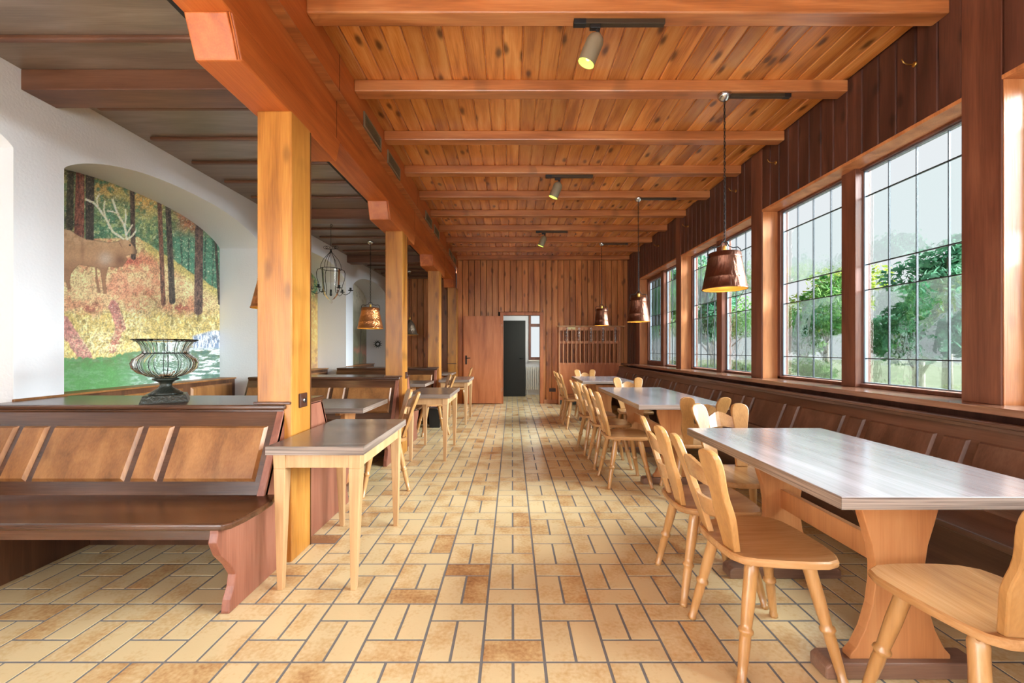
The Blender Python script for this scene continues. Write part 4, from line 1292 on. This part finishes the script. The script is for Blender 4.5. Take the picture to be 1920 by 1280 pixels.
# ------------------------------------------------------------------ ceiling spots on joists
def spot(label, x0, x1, y, sx, ln=.18, r=.054):
    t = thing('ceiling_spot', label, 'lamp', (sx, y, ZJ), 0, 'track spotlights under the joists')
    MB().box(x0 - sx, x1 - sx, -.018, .018, -.03, 0).build('track', M['track'], t, bev=.002)
    MB().box(x0 - sx - .0, x0 - sx + .075, -.0195, .0195, -.032, -.0002).build('track_feed', M['black'], t, bev=.002)
    MB().box(-.03, .035, -.015, .015, -.055, -.03).tube([(.02, 0, -.05), (.02, 0, -.085)], .012, 10).build('adapter', M['black'], t, bev=.003)
    ax = Vector((-.38, .12, -.9)).normalized()
    o = Vector((.02, 0, -.085))
    b0 = MB().lathe([(.008, -.01), (.022, .0), (r * .85, .022), (r, .045), (r, ln)], 24, o=o, axis=ax, cap=False).build('lamp_body', M['spot_body'], t)
    MB().lathe([(r - .003, ln), (r - .006, ln - .03), (r * .6, ln - .06), (.004, ln - .07)], 24, o=o, axis=ax, cap=False).build('reflector', M['spot_glow'], t)
    MB().lathe([(.001, ln - .05), (.012, ln - .045), (.016, ln - .035), (.012, ln - .022), (.001, ln - .018)], 12, o=o, axis=ax).build('bulb', M['bulb'], t)
    return t
spot('nearest ceiling spotlight with greenish glow on a short bronze track', .38, .94, 2.56, .51)
spot('middle ceiling spotlight on its track, fourth joist from the camera', .39, .94, 4.83, .53)
spot('farthest ceiling spotlight, small, near the far end of the ceiling', .41, .95, 7.10, .54)

# ------------------------------------------------------------------ glass urn
t = thing('glass_urn', 'ribbed clear glass urn with dark wire ribs on a square black plinth', 'vase', (-2.135, 2.56, .912), .62)
MB().hexa([(-.115, -.115, 0), (.115, -.115, 0), (.115, .115, 0), (-.115, .115, 0)], [(-.10, -.10, .045), (.10, -.10, .045), (.10, .10, .045), (-.10, .10, .045)]).build('plinth', M['vase_base'], t, bev=.003)
MB().lathe([(.085, .045), (.082, .055), (.06, .07), (.038, .085), (.030, .10), (.032, .115), (.05, .128), (.066, .134), (.066, .142), (.045, .148)], 32).build('pedestal', M['vase_base'], t)
lob = lambda a, z: 1 - .10 * (abs(math.cos(a * 7)) < .28) * (1 if z < .30 else .5) + .035 * abs(math.sin(a * 7))
gp = [(.045, .147), (.09, .158), (.13, .178), (.155, .205), (.162, .235), (.152, .262), (.125, .284), (.108, .297), (.110, .315), (.120, .345), (.138, .372), (.158, .382),
      (.153, .380), (.133, .368), (.113, .342), (.103, .315), (.101, .298), (.118, .281), (.145, .26), (.154, .235), (.148, .207), (.124, .182), (.087, .163), (.045, .153)]
MB().lathe(gp, 98, cap=False, radf=lob).build('glass_bowl', M['urn_clear'], t)
wr_ = MB()
for k in range(14):
    a = PI / 14 + PI / 7 * k + 0
    a = PI / 7 * k + PI / 14
    c, s = math.cos(a), math.sin(a)
    wr_.tube([((r * .965 + .002) * c, (r * .965 + .002) * s, z) for r, z in gp[:11]] + [(.165 * c, .165 * s, .378)], .0019, 5)
wr_.tube([(.112 * math.cos(2 * PI * k / 40), .112 * math.sin(2 * PI * k / 40), .297) for k in range(40)], .0032, 5, closed=True)
wr_.tube([(.15 * math.cos(2 * PI * k / 40), .15 * math.sin(2 * PI * k / 40), .370) for k in range(40)], .0026, 5, closed=True)
wr_.build('wire_ribs', M['metal_dark'], t)

# ------------------------------------------------------------------ slatted rack on the back wall
RX0, RX1, RY, RZ = 1.05, 2.44, 9.33, 1.75
t = thing('slatted_rack', 'tall reddish wooden rack with vertical slats against the back wall', 'rack', ((RX0 + RX1) / 2, RY, 0))
ox = (RX0 + RX1) / 2
MB().box(RX0 - ox, RX0 - ox + .03, 0, .16, 0, RZ).build('side_panel', M['rack'], t, bev=.002)
MB().box(RX1 - ox - .03, RX1 - ox, 0, .16, 0, RZ).build('side_panel', M['rack'], t, bev=.002)
MB().box(RX0 - ox - .04, RX1 - ox + .10, -.03, .16, RZ, RZ + .02).build('top_shelf', M['beech'], t, bev=.002)
MB().box(RX0 - ox + .03, RX1 - ox - .03, 0, .02, RZ - .085, RZ).build('top_rail', M['rack'], t)
MB().box(RX0 - ox + .03, RX1 - ox - .03, .02, .04, 1.37, 1.425).build('middle_rail', M['rack'], t)
MB().box(RX0 - ox + .03, RX1 - ox - .03, 0, .025, .10, .94).build('lower_panel', M['door'], t)
MB().box(RX0 - ox + .03, RX1 - ox - .03, .02, .04, 0, .10).build('plinth', M['plinth_green'], t)
sm_ = MB().box(-.012, .012, -.008, .10, .90, RZ - .04).mesh('slat'); sm_.materials.append(M['rack'])
for i in range(14):
    link('slat', sm_, t, loc=(RX0 - ox + .03 + .0945 * (i + 1) - .02, 0, 0))
MB().box(RX0 - ox + .205, RX0 - ox + .375, -.006, -.001, RZ - .065, RZ - .012).build('card', M['label_yellow'], t)
for i in range(5):
    x = RX0 + .175 + .272 * i
    k_ = thing('chain_hanger', 'silvery chain hanging from the slatted rack', 'chain', (x, RY - .03, RZ - .01), 0, 'chains hung on the slatted rack')
    mb = MB(); chain(mb, 0, -.012, -.34, -.02, .05, .005, .016)
    mb.build('links', M['chrome'], k_)
    MB().tube([(0, .0, -.02), (0, -.018, -.01), (0, -.012, 0)], .004, 6).build('hook', M['chrome'], k_)
for o_, lb in zip([o for o in C.objects if o.name.startswith('chain_hanger')], ['leftmost silvery chain on the slatted rack, beside the cream card', 'second silvery chain from the left on the slatted rack', 'middle silvery chain on the slatted rack', 'fourth silvery chain from the left on the slatted rack', 'rightmost silvery chain on the slatted rack']):
    o_['label'] = lb

# ------------------------------------------------------------------ sockets, switch, thermostat
def socket(name, label, cat, loc, rz, w=.08, h=.08, knob=True, n=1):
    t = thing(name, label, cat, loc, rz)
    MB().box(-w / 2, w / 2, -.012, .002, -h / 2, h / 2).build('cover', M['socket_brown'], t, bev=.004)
    for i in range(n):
        x = (i - (n - 1) / 2) * w / n
        if knob:
            MB().lathe([(.0, .0), (.017, .001), (.017, .006), (.001, .008)], 18, o=(x, -.012, 0), axis=(0, -1, 0)).build('dial', M['chrome'], t)
            MB().box(x - .003, x + .012, -.0215, -.019, -.012, .012).build('key_slot', M['black'], t)
        else:
            MB().lathe([(.02, -.003), (.02, .003), (.016, .003), (.016, -.002)], 18, o=(x, -.0115, 0), axis=(0, -1, 0)).build('socket_ring', M['black'], t)
    return t
socket('key_switch', 'brown square key switch with a bright round lock on the nearest column', 'switch', (XCOL + .001, 2.52, .925), PI / 2, .085, .085)
socket('wall_socket', 'dark socket on the second column above the small table', 'socket', (XCOL + .001, 4.99, .925), PI / 2, .08, .08, False)
socket('wall_socket', 'dark double socket low on the pine wall left of the slatted rack', 'socket', (.925, YB, .31), 0, .15, .08, False, 2)
bx = thing('junction_box', 'dark brown box mounted low on the near bench end behind the small table', 'box', (-1.316, 2.99, .545))
MB().box(0, .05, -.075, .075, -.028, .028).build('casing', M['socket_brown'], bx, bev=.004)
MB().box(.05, .054, -.03, .03, -.018, .018).build('flap', M['black'], bx)

# black bin behind the second small table
wbin = thing('waste_bin', 'black waste bin on the floor behind the second small table', 'bin', (-1.22, 6.62, 0))
wb_ = MB().hexa([(-.08, -.08, 0), (.08, -.08, 0), (.08, .08, 0), (-.08, .08, 0)], [(-.10, -.10, .30), (.10, -.10, .30), (.10, .10, .30), (-.10, .10, .30)])
wb_.build('body', M['black'], wbin, bev=.006)
MB().tube([(-.105, -.105, .30), (.105, -.105, .30), (.105, .105, .30), (-.105, .105, .30)], .006, 6, closed=True).build('rim', M['black'], wbin)
# little dark wreath in the last arch
wt = thing('wreath', 'small dark spiky wreath hanging beside the second column in the far arch', 'wreath', (-3.30, 10.2, 1.37))
wm = MB()
for k in range(12):
    a = 2 * PI * k / 12
    wm.tube([(0.05 * math.cos(a), 0, .05 * math.sin(a)), (.11 * math.cos(a + .2), -.02, .11 * math.sin(a + .2))], [.012, .002], 5)
wm.tube([(.05 * math.cos(2 * PI * k / 16), 0, .05 * math.sin(2 * PI * k / 16)) for k in range(16)], .014, 6, closed=True)
wm.build('twigs', M['metal_dark'], wt)

# ------------------------------------------------------------------ outside: lawn, path, trees
struct(MB().box(3.0, 60, -15, 70, -.6, -.5).build('lawn', M['lawn']), 'pale lawn outside the windows')
struct(MB().box(4.2, 6.2, -15, 70, -.5, -.48).build('gravel_path', M['path']), 'pale gravel path outside the windows')
def crown(mb, c, rad, n, leaf, rg):
    for i in range(n):
        while True:
            p = Vector((rg.uniform(-1, 1), rg.uniform(-1, 1), rg.uniform(-1, 1)))
            if .35 < p.length < 1: break
        p = Vector((p.x * rad[0], p.y * rad[1], p.z * rad[2])) + Vector(c)
        u = Vector((rg.gauss(0, 1), rg.gauss(0, 1), rg.gauss(0, 1))).normalized()
        v = u.orthogonal().normalized()
        s = leaf * rg.uniform(.6, 1.3)
        mb.add([p - u * s, p - v * s * .55, p + u * s, p + v * s * .55], [(0, 1, 2, 3)])
def tree(label, x, y, h, r, mat, seed, blobs=9, n=380, leaf=.11, trunk=True, cat='tree', name='garden_tree'):
    rg = random.Random(seed)
    t = thing(name, label, cat, (x, y, -.5))
    mb = MB(); br = MB()
    if trunk: br.tube([(0, 0, 0), (.05, .03, h * .35), (0, 0, h * .8)], [.14, .1, .04], 8)
    for i in range(blobs):
        a = rg.uniform(0, 2 * PI); rr = r * rg.uniform(.2, .75)
        zz = h * rg.uniform(.42 if trunk else .25, .86)
        c = (rr * math.cos(a), rr * math.sin(a), zz)
        k = r * rg.uniform(.32, .55)
        crown(mb, c, (k, k, k * .7), n, leaf, rg)
        br.tube([(0, 0, zz * .55), tuple(c)], [.045, .015], 6)
    mb.build('foliage', mat, t)
    br.build('trunk' if trunk else 'branches', M['bark'], t)
tree('loose mid-green tree outside the right half of the large window', 8.8, 9.0, 3.7, 1.25, M['leaf_b'], 3)
tree('leafy green shrub tree outside the left half of the large window', 9.0, 12.8, 4.2, 1.35, M['leaf_a'], 4, 11)
tree('blue-green round tree seen at the right edge of the large window', 13.0, 12.4, 5.6, 1.5, M['leaf_b'], 5, 10)
tree('yellow-green tree seen high through the left half of the large window', 14.2, 18.8, 5.8, 1.9, M['leaf_c'], 6, 10)
tree('tall green tree outside the second window', 12.0, 23.2, 7.0, 2.3, M['leaf_a'], 7, 13)
tree('blue-green tree outside the second window beside its mullion', 8.4, 17.4, 5.6, 1.4, M['leaf_b'], 8, 10)
tree('tall light green tree outside the farthest window', 8.6, 25.2, 7.6, 2.0, M['leaf_a'], 9, 14, leaf=.14)
tree('blue-green tree outside the farthest window near its handle', 13.0, 33.0, 9.5, 3.0, M['leaf_b'], 10, 14, leaf=.17)
tree('low pale shrub below the left half of the large window', 7.4, 10.6, 1.6, .9, M['leaf_a'], 12, 7, 300, .07, False, 'shrub', 'garden_shrub')
tree('low spiky shrub below the right half of the large window', 7.8, 8.2, 1.2, .6, M['leaf_c'], 13, 5, 160, .07, False, 'shrub', 'garden_shrub')
tree('broad low shrub below the second window', 7.0, 13.6, 1.5, .9, M['leaf_a'], 14, 7, 300, .08, False, 'shrub', 'garden_shrub')
